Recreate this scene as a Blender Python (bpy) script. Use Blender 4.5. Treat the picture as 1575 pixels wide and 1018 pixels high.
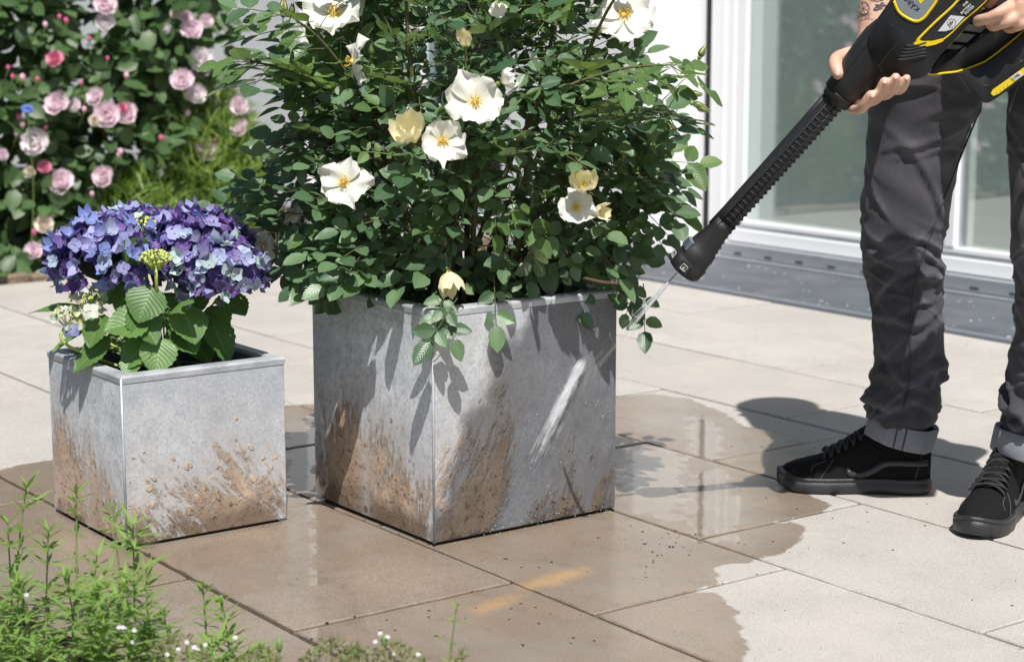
import bpy, bmesh, math, random
import numpy as np
from mathutils import Vector, Matrix, noise as mnoise
from mathutils.bvhtree import BVHTree

for o in list(bpy.data.objects):
    bpy.data.objects.remove(o, do_unlink=True)
sc = bpy.context.scene
COL = sc.collection
R = math.radians

# ------------------------------------------------------------------ camera
CAM_H = 0.89
F_PX, PW, PH = 2849.4, 1575.0, 1018.0
PITCH, HEAD = R(9.646), R(53.693)
cam_d = bpy.data.cameras.new('camera')
cam = bpy.data.objects.new('camera', cam_d)
COL.objects.link(cam)
cam.location = (0, 0, CAM_H)
cam.rotation_euler = (R(90) - PITCH, 0, HEAD)
cam_d.sensor_width = 36.0
cam_d.lens = 36.0 * F_PX / PW
cam_d.clip_start = 0.05
cam_d.clip_end = 500
cam_d.dof.use_dof = True
cam_d.dof.focus_distance = 3.1
cam_d.dof.aperture_fstop = 5.8
sc.camera = cam

# ------------------------------------------------------------------ world, sun, exposure
SUN = Vector((0.54, -0.31, 1.0)).normalized()
world = bpy.data.worlds.new('World')
sc.world = world
world.use_nodes = True
wt = world.node_tree
wt.nodes.clear()
wo = wt.nodes.new('ShaderNodeOutputWorld')
wb = wt.nodes.new('ShaderNodeBackground')
ws = wt.nodes.new('ShaderNodeTexSky')
ws.sky_type = 'NISHITA'
ws.sun_disc = False
ws.sun_elevation = math.asin(SUN.z)
ws.sun_rotation = math.atan2(SUN.x, SUN.y)
ws.air_density = 1.0
ws.dust_density = 1.5
ws.ozone_density = 0.6
wb.inputs['Strength'].default_value = 0.07
wt.links.new(ws.outputs[0], wb.inputs['Color'])
wt.links.new(wb.outputs[0], wo.inputs['Surface'])
sd = bpy.data.lights.new('sun', 'SUN')
sd.energy = 5.0
sd.angle = R(0.5)
sd.color = (1.0, 0.972, 0.925)
so = bpy.data.objects.new('sun', sd)
COL.objects.link(so)
so.rotation_euler = SUN.to_track_quat('Z', 'Y').to_euler()
so.location = SUN * 12
vs = sc.view_settings
vs.view_transform = 'Standard'
vs.look = 'None'
vs.exposure = 0.2
vs.gamma = 1.0
vs.use_curve_mapping = False
sc.cycles.max_bounces = 8
sc.cycles.transparent_max_bounces = 72
sc.cycles.use_denoising = True
sc.cycles.volume_step_rate = 1.0

# ------------------------------------------------------------------ calibrated rays (pixel of the 1575 x 1018 photograph)
AX = Vector((0.592, 0.806, 0)).normalized()        # to the right of the picture
FW = Vector((-AX.y, AX.x, 0))                      # into the picture
def ray(px, py):
    u = (px - PW / 2) / F_PX
    v = -(py - PH / 2) / F_PX
    cp, sp = math.cos(PITCH), math.sin(PITCH)
    return AX * u + FW * (cp + v * sp) + Vector((0, 0, -sp + v * cp))
CAMP = Vector((0, 0, CAM_H))
def P(px, py, d):                                   # d = metres into the picture
    r = ray(px, py)
    return CAMP + r * (d / r.dot(FW))
def G(px, py, z=0.0):
    r = ray(px, py)
    return CAMP + r * ((z - CAM_H) / r.z)
def RF(r, f, z):                                    # right, forward, height
    v = AX * r + FW * f
    return Vector((v.x, v.y, z))
def to_px(p):
    q = Vector(p)
    r, f, z = q.dot(AX), q.dot(FW), q.z - CAM_H
    cp, sp = math.cos(PITCH), math.sin(PITCH)
    yc = f * cp - z * sp
    zc = f * sp + z * cp
    return PW / 2 + F_PX * r / yc, PH / 2 - F_PX * zc / yc, f

# ------------------------------------------------------------------ object helpers
def tag(o, label=None, cat=None, group=None, kind=None):
    if label: o['label'] = label
    if cat: o['category'] = cat
    if group: o['group'] = group
    if kind: o['kind'] = kind
    return o
def empty(name, loc, label=None, cat=None, group=None):
    o = bpy.data.objects.new(name, None)
    o.empty_display_size = 0.05
    COL.objects.link(o)
    o.location = loc
    return tag(o, label, cat, group)
def wloc(o):
    v = Vector((0, 0, 0))
    while o is not None:
        v += o.location
        o = o.parent
    return v
def mk(name, verts, faces, mat, parent=None, smooth=True, fm=None):
    """mesh object whose vertices are given in world space"""
    me = bpy.data.meshes.new(name)
    me.from_pydata([tuple(v) for v in verts], [], [tuple(f) for f in faces])
    mats = mat if isinstance(mat, (list, tuple)) else [mat]
    for m in mats: me.materials.append(m)
    if fm is not None: me.polygons.foreach_set('material_index', fm)
    if smooth: me.polygons.foreach_set('use_smooth', [True] * len(me.polygons))
    me.update()
    o = bpy.data.objects.new(name, me)
    COL.objects.link(o)
    if parent is not None:
        o.parent = parent
        o.location = -wloc(parent)
    return o
def inst(name, me, M, parent):
    o = bpy.data.objects.new(name, me)
    COL.objects.link(o)
    o.parent = parent
    o.matrix_local = Matrix.Translation(-wloc(parent)) @ M
    return o
def bm_obj(name, bm, mat, parent=None, smooth=False):
    me = bpy.data.meshes.new(name)
    bmesh.ops.recalc_face_normals(bm, faces=bm.faces)
    bm.to_mesh(me)
    bm.free()
    for m in (mat if isinstance(mat, (list, tuple)) else [mat]): me.materials.append(m)
    if smooth: me.polygons.foreach_set('use_smooth', [True] * len(me.polygons))
    o = bpy.data.objects.new(name, me)
    COL.objects.link(o)
    if parent is not None:
        o.parent = parent
        o.location = -wloc(parent)
    return o
def box_bm(bm, lo, hi, bevel=0.0, seg=2):
    r = bmesh.ops.create_cube(bm, size=1.0)
    vs_ = r['verts']
    for v in vs_:
        v.co = Vector([lo[i] + (v.co[i] + 0.5) * (hi[i] - lo[i]) for i in range(3)])
    if bevel > 0:
        es = list({e for v in vs_ for e in v.link_edges})
        bmesh.ops.bevel(bm, geom=es, offset=bevel, segments=seg, affect='EDGES', profile=0.5)
def box(name, lo, hi, mat, parent=None, bevel=0.0, seg=2):
    bm = bmesh.new()
    box_bm(bm, lo, hi, bevel, seg)
    return bm_obj(name, bm, mat, parent)

class MB:
    """collects geometry for one mesh"""
    def __init__(s): s.v = []; s.f = []; s.m = []
    def add(s, vs_, fs, mi=0):
        b = len(s.v)
        s.v += [Vector(v) for v in vs_]
        for f in fs:
            s.f.append(tuple(i + b for i in f)); s.m.append(mi)
    def tube(s, pts, rad, n=8, mi=0, cap=True, flat=1.0, up=None):
        pts = [Vector(p) for p in pts]
        if not hasattr(rad, '__len__'): rad = [rad] * len(pts)
        ref = Vector(up) if up is not None else Vector((0, 0, 1))
        rings = []
        prev = None
        for i, p in enumerate(pts):
            t = (pts[min(i + 1, len(pts) - 1)] - pts[max(i - 1, 0)])
            t = t.normalized() if t.length > 1e-9 else Vector((0, 0, 1))
            if prev is None or up is not None:
                b = t.cross(ref)
                if b.length < 1e-3: b = t.cross(Vector((1, 0.2, 0)))
                b.normalize()
            else:
                b = prev - t * prev.dot(t)
                b = b.normalized() if b.length > 1e-6 else t.orthogonal().normalized()
            prev = b
            c = b.cross(t)
            rings.append([p + b * (math.cos(2 * math.pi * k / n) * rad[i]) + c * (math.sin(2 * math.pi * k / n) * rad[i] * flat) for k in range(n)])
        vs_ = [v for r_ in rings for v in r_]
        fs = []
        for i in range(len(pts) - 1):
            for k in range(n):
                a, b2 = i * n + k, i * n + (k + 1) % n
                fs.append((a, b2, b2 + n, a + n))
        if cap:
            fs.append(tuple(reversed(range(n))))
            fs.append(tuple(range((len(pts) - 1) * n, len(pts) * n)))
        s.add(vs_, fs, mi)
    def ball(s, c, r, n=8, mi=0, M=None):
        vs_, fs = [], []
        c = Vector(c)
        rr = r if hasattr(r, '__len__') else (r, r, r)
        for i in range(n + 1):
            th = math.pi * i / n
            for k in range(n * 2):
                ph = math.pi * k / n
                q = Vector((rr[0] * math.sin(th) * math.cos(ph), rr[1] * math.sin(th) * math.sin(ph), rr[2] * math.cos(th)))
                vs_.append(c + (M @ q if M is not None else q))
        m = n * 2
        for i in range(n):
            for k in range(m):
                a, b2 = i * m + k, i * m + (k + 1) % m
                fs.append((a, a + m, b2 + m, b2))
        s.add(vs_, fs, mi)
    def build(s, name, mat, parent=None, smooth=True):
        return mk(name, s.v, s.f, mat, parent, smooth, s.m if isinstance(mat, (list, tuple)) else None)

def spline(pts, n=8):
    pts = [Vector(p) for p in pts]
    out = []
    for i in range(len(pts) - 1):
        p0, p1, p2, p3 = pts[max(i - 1, 0)], pts[i], pts[i + 1], pts[min(i + 2, len(pts) - 1)]
        for k in range(n):
            t = k / n
            out.append(0.5 * ((2 * p1) + (p2 - p0) * t + (2 * p0 - 5 * p1 + 4 * p2 - p3) * t * t + (3 * p1 - p0 - 3 * p2 + p3) * t ** 3))
    out.append(pts[-1])
    return out
def lerp(a, b, t): return a + (b - a) * t
def frame(z, x=None):
    """3x3 matrix: columns x, y, z"""
    z = Vector(z).normalized()
    x = Vector(x) if x is not None else z.orthogonal()
    x = x - z * x.dot(z)
    if x.length < 1e-5: x = z.orthogonal()
    x.normalize()
    y = z.cross(x)
    return Matrix((x, y, z)).transposed()
def remesh(o, voxel, smooth_it=4, fac=0.5):
    m = o.modifiers.new('r', 'REMESH'); m.mode = 'VOXEL'; m.voxel_size = voxel
    s_ = o.modifiers.new('s', 'SMOOTH'); s_.iterations = smooth_it; s_.factor = fac
    dg = bpy.context.evaluated_depsgraph_get()
    me = bpy.data.meshes.new_from_object(o.evaluated_get(dg))
    old = o.data
    o.modifiers.clear()
    o.data = me
    if not me.materials:
        for mt in old.materials: me.materials.append(mt)
    me.polygons.foreach_set('use_smooth', [True] * len(me.polygons))
    return o

# ------------------------------------------------------------------ material helpers
class NT:
    def __init__(s, name):
        s.mat = bpy.data.materials.new(name)
        s.mat.use_nodes = True
        s.t = s.mat.node_tree
        s.t.nodes.clear()
        s.out = s.t.nodes.new('ShaderNodeOutputMaterial')
    def n(s, typ, **kw):
        nd = s.t.nodes.new('ShaderNode' + typ)
        for k, v in kw.items():
            if k.startswith('_'): setattr(nd, k[1:], v)
        for k, v in kw.items():
            if k.startswith('_'): continue
            key = int(k[1:]) if k[0] == 'i' and k[1:].isdigit() else k.replace('__', ' ')
            s.set(nd.inputs[key], v)
        return nd
    def set(s, inp, v):
        if isinstance(v, bpy.types.Node): s.t.links.new(v.outputs[0], inp)
        elif isinstance(v, bpy.types.NodeSocket): s.t.links.new(v, inp)
        else:
            if isinstance(v, (tuple, list)) and len(v) == 3 and inp.type == 'RGBA': v = (*v, 1)
            inp.default_value = v
    def math(s, op, a, b=0.0, c=0.0, clamp=False):
        nd = s.t.nodes.new('ShaderNodeMath'); nd.operation = op; nd.use_clamp = clamp
        s.set(nd.inputs[0], a); s.set(nd.inputs[1], b); s.set(nd.inputs[2], c)
        return nd.outputs[0]
    def vmath(s, op, a, b=(0, 0, 0)):
        nd = s.t.nodes.new('ShaderNodeVectorMath'); nd.operation = op
        s.set(nd.inputs[0], a); s.set(nd.inputs[1], b)
        return nd.outputs[0]
    def step(s, v, a, b):
        nd = s.t.nodes.new('ShaderNodeMapRange'); nd.interpolation_type = 'SMOOTHSTEP'
        s.set(nd.inputs[0], v); s.set(nd.inputs[1], a); s.set(nd.inputs[2], b)
        return nd.outputs[0]
    def mix(s, f, a, b, blend='MIX'):
        nd = s.t.nodes.new('ShaderNodeMix'); nd.data_type = 'RGBA'; nd.blend_type = blend
        s.set(nd.inputs[0], f); s.set(nd.inputs[6], a); s.set(nd.inputs[7], b)
        return nd.outputs[2]
    def fmix(s, f, a, b):
        nd = s.t.nodes.new('ShaderNodeMix'); nd.data_type = 'FLOAT'
        s.set(nd.inputs[0], f); s.set(nd.inputs[2], a); s.set(nd.inputs[3], b)
        return nd.outputs[0]
    def noise(s, vec, scale, detail=3, rough=0.55, dist=0.0):
        return s.n('TexNoise', Vector=vec, Scale=scale, Detail=detail, Roughness=rough, Distortion=dist).outputs[0]
    def vor(s, vec, scale, feature='F1', rnd=1.0):
        return s.n('TexVoronoi', _feature=feature, Vector=vec, Scale=scale, Randomness=rnd)
    def ramp(s, v, stops):
        nd = s.t.nodes.new('ShaderNodeValToRGB')
        e = nd.color_ramp.elements
        while len(e) > 1: e.remove(e[-1])
        for i, (p, c) in enumerate(stops):
            el = e[0] if i == 0 else e.new(p)
            el.position = p
            el.color = (*c, 1) if len(c) == 3 else c
        s.set(nd.inputs[0], v)
        return nd.outputs[0]
    def curve(s, v, pts):
        nd = s.t.nodes.new('ShaderNodeFloatCurve')
        c = nd.mapping.curves[0]
        while len(c.points) > 2: c.points.remove(c.points[-1])
        c.points[0].location = pts[0]; c.points[1].location = pts[-1]
        for p_ in pts[1:-1]: c.points.new(*p_)
        nd.mapping.update()
        s.set(nd.inputs[1], v)
        return nd.outputs[0]
    def bump(s, h, dist=0.002, strength=1.0, normal=None):
        nd = s.n('Bump', Height=h, Distance=dist, Strength=strength)
        if normal is not None: s.set(nd.inputs['Normal'], normal)
        return nd.outputs[0]
    def bsdf(s, **kw):
        b = s.t.nodes.new('ShaderNodeBsdfPrincipled')
        for k, v in kw.items(): s.set(b.inputs[k.replace('__', ' ')], v)
        s.t.links.new(b.outputs[0], s.out.inputs['Surface'])
        return b
    def surf(s, sh): s.t.links.new(sh.outputs[0] if isinstance(sh, bpy.types.Node) else sh, s.out.inputs['Surface'])
def simple(name, col, rough=0.6, metal=0.0, var=0.12, scale=40, bump=0.0, bscale=200, spec=0.5, coat=0.0):
    m = NT(name)
    co = m.n('TexCoord').outputs['Object']
    nz = m.noise(co, scale, 4)
    c = m.mix(nz, tuple(x * (1 - var) for x in col), tuple(min(1, x * (1 + var)) for x in col))
    kw = dict(Base__Color=c, Roughness=m.fmix(nz, rough * 0.85, min(1, rough * 1.15)), Metallic=metal, Coat__Weight=coat)
    kw['Specular__IOR__Level'] = spec
    if bump: kw['Normal'] = m.bump(m.noise(co, bscale, 3), bump)
    m.bsdf(**kw)
    return m.mat
# ================================================================== SETTING
rnd = random.Random(7)
def pip(x, y, poly):
    c = False; j = len(poly) - 1
    for i in range(len(poly)):
        xi, yi = poly[i]; xj, yj = poly[j]
        if (yi > y) != (yj > y) and x < (xj - xi) * (y - yi) / (yj - yi) + xi: c = not c
        j = i
    return c
def sdist(x, y, poly):
    d = 1e9
    for i in range(len(poly)):
        ax, ay = poly[i]; bx, by = poly[(i + 1) % len(poly)]
        dx, dy = bx - ax, by - ay
        t = max(0, min(1, ((x - ax) * dx + (y - ay) * dy) / (dx * dx + dy * dy + 1e-12)))
        d = min(d, math.hypot(x - ax - dx * t, y - ay - dy * t))
    return d if pip(x, y, poly) else -d
# outline of the wet area on the terrace
WET = [(-60, 735), (0, 722), (40, 712), (80, 706), (200, 690), (330, 650), (440, 624), (480, 620), (700, 604), (948, 608), (1000, 605),
       (1060, 612), (1110, 631), (1150, 655), (1215, 668), (1262, 690), (1236, 716), (1215, 738), (1258, 765), (1284, 779), (1262, 789), (1196, 802),
       (1226, 803), (1240, 813), (1232, 835), (1206, 852), (1168, 858), (1150, 866), (1118, 868), (1098, 872), (1108, 888), (1102, 898),
       (1062, 910), (1105, 912), (1130, 935), (1141, 960), (1152, 985), (1146, 1018), (1148, 1090), (700, 1200), (100, 1200), (-200, 1000)]
WET = [tuple(G(x, y)[:2]) for x, y in WET]
PUD = [[(436, 640), (486, 640), (498, 700), (484, 770), (492, 905), (436, 905)],
       [(1052, 640), (1090, 636), (1112, 668), (1108, 705), (1060, 704)],
       [(1062, 722), (1118, 722), (1140, 760), (1150, 800), (1128, 835), (1075, 838), (1052, 800)],
       [(380, 955), (455, 968), (700, 915), (690, 935), (520, 985), (430, 985)],
       [(960, 690), (1050, 690), (1050, 800), (960, 790)]]
PUD = [[tuple(G(x, y)[:2]) for x, y in q] for q in PUD]
OCHRE_REFL = [[(790, 900), (850, 878), (912, 868), (908, 884), (860, 902), (800, 908)], [(720, 935), (770, 915), (810, 912), (790, 930), (735, 950)]]  # outlines of an ochre reflection in the wet slabs, painted in as colour
OCHRE_REFL = [[tuple(G(x, y)[:2]) for x, y in q] for q in OCHRE_REFL]

def paver_mat():
    m = NT('terrace concrete')
    pos = m.n('NewGeometry').outputs['Position']
    rv = m.n('ObjectInfo').outputs['Random']
    grain = m.noise(pos, 300, 3, 0.8)
    grain2 = m.noise(pos, 430, 2, 0.7)
    blot = m.noise(pos, 5, 5, 0.6)
    fine = m.noise(pos, 60, 4, 0.6)
    c = m.ramp(rv, [(0, (0.40, 0.372, 0.338)), (0.35, (0.455, 0.428, 0.395)), (0.6, (0.435, 0.395, 0.355)), (1, (0.475, 0.45, 0.418))])
    c = m.mix(m.step(blot, 0.35, 0.75), c, (0.37, 0.348, 0.32))
    c = m.mix(m.math('MULTIPLY', m.step(m.noise(pos, 1.7, 5, 0.65), 0.48, 0.70), 0.45), c, (0.33, 0.315, 0.29))
    c = m.mix(m.math('MULTIPLY', m.step(m.noise(pos, 26, 6, 0.7), 0.52, 0.70), 0.30), c, (0.30, 0.28, 0.255))
    c = m.mix(m.math('MULTIPLY', m.step(grain, 0.48, 0.62), 0.55), c, (0.60, 0.575, 0.545))
    c = m.mix(m.math('MULTIPLY', m.step(grain2, 0.53, 0.66), 0.62), c, (0.24, 0.222, 0.20))
    specks = m.vor(pos, 16)
    c = m.mix(m.math('MULTIPLY', m.step(specks.outputs['Distance'], 0.05, 0.03), 0.5), c, (0.16, 0.13, 0.10))
    rust = m.math('MULTIPLY', m.step(m.noise(pos, 9, 3), 0.63, 0.78), 0.25)
    c = m.mix(rust, c, (0.46, 0.33, 0.20))
    wet = m.math('SUBTRACT', m.n('Attribute', _attribute_name='wet').outputs['Fac'], 1.0)
    edge = m.math('MULTIPLY', m.math('SUBTRACT', m.noise(pos, 22, 4, 0.6), 0.5), 0.05)
    w = m.step(m.math('ADD', wet, edge), -0.001, 0.007)
    pud = m.math('SUBTRACT', m.n('Attribute', _attribute_name='pud').outputs['Fac'], 1.0)
    pe = m.math('MULTIPLY', m.math('SUBTRACT', m.noise(pos, 18, 5, 0.65), 0.5), 0.16)
    pd = m.step(m.math('ADD', pud, pe), 0.0, 0.006)
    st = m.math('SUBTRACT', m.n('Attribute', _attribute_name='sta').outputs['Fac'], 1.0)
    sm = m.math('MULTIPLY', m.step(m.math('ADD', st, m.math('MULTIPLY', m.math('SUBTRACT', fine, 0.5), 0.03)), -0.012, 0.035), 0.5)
    mud = m.step(m.noise(pos, 3.2, 5, 0.6), 0.30, 0.70)
    wc = m.mix(m.math('MULTIPLY', mud, 0.6), m.mix(0.88, c, (0.58, 0.47, 0.37), 'MULTIPLY'), (0.15, 0.11, 0.075))
    wc = m.mix(m.math('MULTIPLY', m.step(m.noise(pos, 17, 5, 0.7), 0.5, 0.72), 0.4), wc, (0.12, 0.088, 0.06))
    wc = m.mix(m.math('MULTIPLY', m.step(m.noise(pos, 6.5, 4), 0.55, 0.75), 0.35), wc, (0.30, 0.20, 0.11))
    wc = m.mix(m.math('MULTIPLY', m.step(m.noise(pos, 4.3, 6, 0.65), 0.46, 0.66), 0.5), wc, (0.25, 0.225, 0.20))
    wc = m.mix(m.math('MULTIPLY', m.step(grain2, 0.52, 0.68), 0.35), wc, (0.10, 0.078, 0.055))
    wc = m.mix(m.math('MULTIPLY', m.step(grain, 0.52, 0.66), 0.30), wc, (0.42, 0.33, 0.25))
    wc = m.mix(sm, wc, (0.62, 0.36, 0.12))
    col = m.mix(w, c, wc)
    dry_h = m.math('ADD', m.math('MULTIPLY', grain, 1.0), m.math('MULTIPLY', fine, 0.8))
    h = m.fmix(w, dry_h, m.math('MULTIPLY', dry_h, 0.5))
    nrm = m.bump(h, 0.0012, 0.5)
    rip = m.n('TexNoise', Vector=m.vmath('MULTIPLY', pos, (1, 1, 1)), Scale=26.0, Detail=3.0).outputs[0]
    cn = m.bump(m.math('ADD', m.math('MULTIPLY', rip, m.fmix(pd, 0.35, 0.22)), m.math('MULTIPLY', m.math('MULTIPLY', grain, m.math('SUBTRACT', 1.0, pd)), 0.22)), 0.0012, 0.5)
    cr = m.fmix(pd, m.fmix(m.step(m.noise(pos, 7, 4), 0.35, 0.65), 0.10, 0.26), 0.015)
    m.bsdf(Base__Color=col, Roughness=m.fmix(w, 0.9, 0.55), Normal=nrm, Coat__Weight=m.math('MULTIPLY', w, m.fmix(pd, 0.7, 1.0)), Coat__Roughness=cr, Coat__IOR=m.fmix(pd, 1.36, 1.52), Coat__Normal=cn,
           Specular__IOR__Level=m.fmix(w, 0.25, 0.4))
    return m.mat
M_PAVER = paver_mat()
def joint_mat():
    m = NT('joint sand')
    pos = m.n('NewGeometry').outputs['Position']
    a = m.noise(pos, 30, 5, 0.7); g = m.noise(pos, 500, 2)
    c = m.mix(m.step(a, 0.3, 0.7), (0.045, 0.035, 0.024), (0.125, 0.10, 0.07))
    c = m.mix(m.math('MULTIPLY', m.step(m.noise(pos, 11, 3), 0.56, 0.68), 0.75), c, (0.075, 0.085, 0.02))
    c = m.mix(m.math('MULTIPLY', g, 0.35), c, (0.2, 0.165, 0.13))
    m.bsdf(Base__Color=c, Roughness=0.9, Normal=m.bump(g, 0.004))
    return m.mat
def soil_mat(name, c0, c1, sc_=60):
    m = NT(name)
    pos = m.n('NewGeometry').outputs['Position']
    a = m.noise(pos, sc_, 6, 0.7)
    m.bsdf(Base__Color=m.mix(m.step(a, 0.35, 0.68), c0, c1), Roughness=0.95, Normal=m.bump(a, 0.02))
    return m.mat
M_JOINT = joint_mat()
M_SOIL = soil_mat('bed soil', (0.025, 0.018, 0.012), (0.085, 0.062, 0.04), 30)
M_POTSOIL = soil_mat('potting soil', (0.008, 0.006, 0.005), (0.035, 0.025, 0.018), 80)

def ground_mat():
    m = NT('garden ground')
    pos = m.n('NewGeometry').outputs['Position']
    a = m.noise(pos, 3, 5); b = m.noise(pos, 45, 4, 0.7)
    c = m.mix(m.step(a, 0.35, 0.7), (0.045, 0.075, 0.02), (0.08, 0.105, 0.035))
    c = m.mix(m.step(b, 0.4, 0.7), c, (0.03, 0.045, 0.014))
    m.bsdf(Base__Color=c, Roughness=0.9, Normal=m.bump(b, 0.03))
    return m.mat
ground = mk('ground', [(-150, -150, -0.06), (150, -150, -0.06), (150, 150, -0.06), (-150, 150, -0.06)], [(0, 1, 2, 3)], ground_mat(), smooth=False)
tag(ground, 'flat garden ground under and around the terrace', 'ground', kind='structure')

# ---- terrace: bedding sheet + one object per slab
TX0, TX1 = -6.0, 0.75
terrace = mk('terrace', [(TX0, 0.9, -0.016), (TX1, 0.9, -0.016), (TX1, 4.09, -0.016), (TX0, 4.09, -0.016)], [(0, 1, 2, 3)], M_JOINT, smooth=False)
tag(terrace, 'terrace of pale concrete slabs, partly wet', 'terrace', kind='structure')
ROW0, PITCHY, SLAB = 1.284, 0.4045, 0.614
anchor = {-1: -2.62, 0: -2.291, 1: -2.089, 2: -2.303, 3: -2.715, 4: -2.916, 5: -3.314, 6: -3.55}
GAP = 0.0042
def paver(x0, x1, y0, y1):
    x0 += GAP; x1 -= GAP; y0 += GAP; y1 -= GAP
    cx, cy = (x0 + x1) / 2, (y0 + y1) / 2
    dz = rnd.uniform(-0.0012, 0.0012)
    near = sdist(cx, cy, WET) > -0.42
    st = 0.0135 if near else 0.2
    ch = 0.0022
    nx = max(1, int((x1 - x0) / st)); ny = max(1, int((y1 - y0) / st))
    xs = [x0] + [lerp(x0 + ch, x1 - ch, i / nx) for i in range(nx + 1)] + [x1]
    ys = [y0] + [lerp(y0 + ch, y1 - ch, i / ny) for i in range(ny + 1)] + [y1]
    vs_, fs = [], []
    for j, y in enumerate(ys):
        for i, x in enumerate(xs):
            e = i in (0, len(xs) - 1) or j in (0, len(ys) - 1)
            jx = mnoise.noise((x * 40, y * 40, 3.3)) * 0.0016 if e else 0
            vs_.append((x + (jx if i in (0, len(xs) - 1) else 0), y + (jx if j in (0, len(ys) - 1) else 0), dz - (0.0018 + abs(jx) if e else 0)))
    w = len(xs)
    for j in range(len(ys) - 1):
        for i in range(w - 1): fs.append((j * w + i, j * w + i + 1, (j + 1) * w + i + 1, (j + 1) * w + i))
    per = [i for i in range(w)] + [j * w + w - 1 for j in range(1, len(ys))] + [(len(ys) - 1) * w + i for i in range(w - 2, -1, -1)] + [j * w for j in range(len(ys) - 2, 0, -1)]
    b = len(vs_)
    for i in per: vs_.append((vs_[i][0], vs_[i][1], -0.045))
    n_ = len(per)
    for k in range(n_): fs.append((per[(k + 1) % n_], per[k], b + k, b + (k + 1) % n_))
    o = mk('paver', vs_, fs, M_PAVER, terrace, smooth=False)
    if near:
        me = o.data
        for nm, polys in (('wet', [WET]), ('pud', PUD), ('sta', OCHRE_REFL)):
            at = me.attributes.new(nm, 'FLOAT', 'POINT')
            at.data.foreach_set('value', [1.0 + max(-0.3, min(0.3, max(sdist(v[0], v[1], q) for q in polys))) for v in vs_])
for k in range(-1, 7):
    y0, y1 = ROW0 + PITCHY * k, ROW0 + PITCHY * (k + 1)
    if k == -1: y0 = 0.94
    if k == 6: y1 = 4.083
    x = anchor[k]
    while x > TX0: x -= SLAB
    while x < TX1:
        a_, b_ = max(x, TX0), min(x + SLAB, TX1)
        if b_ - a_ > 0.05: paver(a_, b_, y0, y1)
        x += SLAB

# ---- planting bed along the far edge, its kerb
bed = mk('planting_bed', [(-9.5, 0.2, -0.02), (-6.09, 0.2, -0.02), (-6.09, 4.42, -0.02), (-9.5, 4.42, -0.02)], [(0, 1, 2, 3)], M_SOIL, smooth=False)
tag(bed, 'dark soil bed behind the terrace', 'bed', kind='structure')
M_KERB = simple('weathered kerb stone', (0.23, 0.17, 0.12), 0.9, var=0.45, scale=25, bump=0.01, bscale=60)
kerb = empty('bed_kerb', (-6.05, 2.2, 0), 'low brown kerb stones edging the far flower bed', 'kerb')
y = 0.3
while y < 4.3:
    l = rnd.uniform(0.22, 0.3)
    box('kerb_stone', (-6.085 + rnd.uniform(-.01, .01), y, -0.05), (-6.012 + rnd.uniform(-.006, .004), y + l - 0.01, 0.022 + rnd.uniform(-.008, .008)), M_KERB, kerb, 0.008)
    y += l
# foreground bed
fb = [(-3.9, 0.99), (-3.2, 1.0), (-2.75, 0.985), (-2.4, 1.0), (-2.1, 1.05), (-1.85, 1.14), (-1.6, 1.2), (-1.35, 1.16), (-1.0, 0.9), (-1.0, 0.0), (-3.9, 0.0)]
v_ = [(x + rnd.uniform(-.01, .01), y, 0.012) for x, y in fb]
fbed = mk('front_bed', v_, [tuple(range(len(v_)))][::-1], M_SOIL, smooth=False)
tag(fbed, 'soil of the flower bed nearest the camera', 'bed', kind='structure')

# ---- house
def plaster_mat(name, col):
    m = NT(name)
    pos = m.n('NewGeometry').outputs['Position']
    g = m.noise(pos, 160, 3, 0.6); b = m.noise(pos, 2.5, 4)
    z = m.n('SeparateXYZ', Vector=pos).outputs[2]
    dirt = m.math('MULTIPLY', m.step(m.math('ADD', z, m.math('MULTIPLY', m.noise(pos, 14, 4), 0.16)), 0.20, 0.06), m.step(m.noise(pos, 9, 4), 0.4, 0.75))
    c = m.mix(m.math('MULTIPLY', b, 0.35), col, tuple(x * 0.92 for x in col))
    c = m.mix(m.math('MULTIPLY', dirt, 0.7), c, (0.36, 0.33, 0.28))
    m.bsdf(Base__Color=c, Roughness=0.9, Normal=m.bump(g, 0.004, 0.8), Specular__IOR__Level=0.2)
    return m.mat
M_PLASTER = plaster_mat('white plaster', (0.80, 0.80, 0.81))
M_WHITE = simple('white frame paint', (0.82, 0.82, 0.83), 0.35, var=0.03, scale=8)
M_ALU = simple('brushed aluminium', (0.50, 0.52, 0.55), 0.42, 0.75, var=0.10, scale=30)
M_BLACK = simple('black rubber', (0.012, 0.012, 0.013), 0.7)
M_GREYFR = simple('grey window post', (0.33, 0.32, 0.33), 0.5, var=0.06)
M_DARKROOM = simple('dark room', (0.02, 0.02, 0.022), 0.8)
def glass_mat(name, refl, tint):
    m = NT(name)
    fc = m.n('LayerWeight', Blend=0.5).outputs['Facing']
    fr = m.math('ADD', refl, m.math('MULTIPLY', m.math('POWER', fc, 4.0), 0.6))
    pos = m.n('NewGeometry').outputs['Position']
    gl = m.n('BsdfGlossy', Color=(0.93, 0.97, 0.95), Roughness=0.012, Normal=m.bump(m.noise(pos, 1.6, 2), 0.004, 0.25))
    tr = m.n('BsdfTransparent', Color=tint)
    mx = m.n('MixShader', i0=fr, i1=tr, i2=gl)
    m.surf(mx)
    return m.mat
M_GLASS = glass_mat('door glass', 0.16, (0.94, 0.97, 0.955))
M_GLASS2 = glass_mat('window glass', 0.10, (0.7, 0.8, 0.8))
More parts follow.
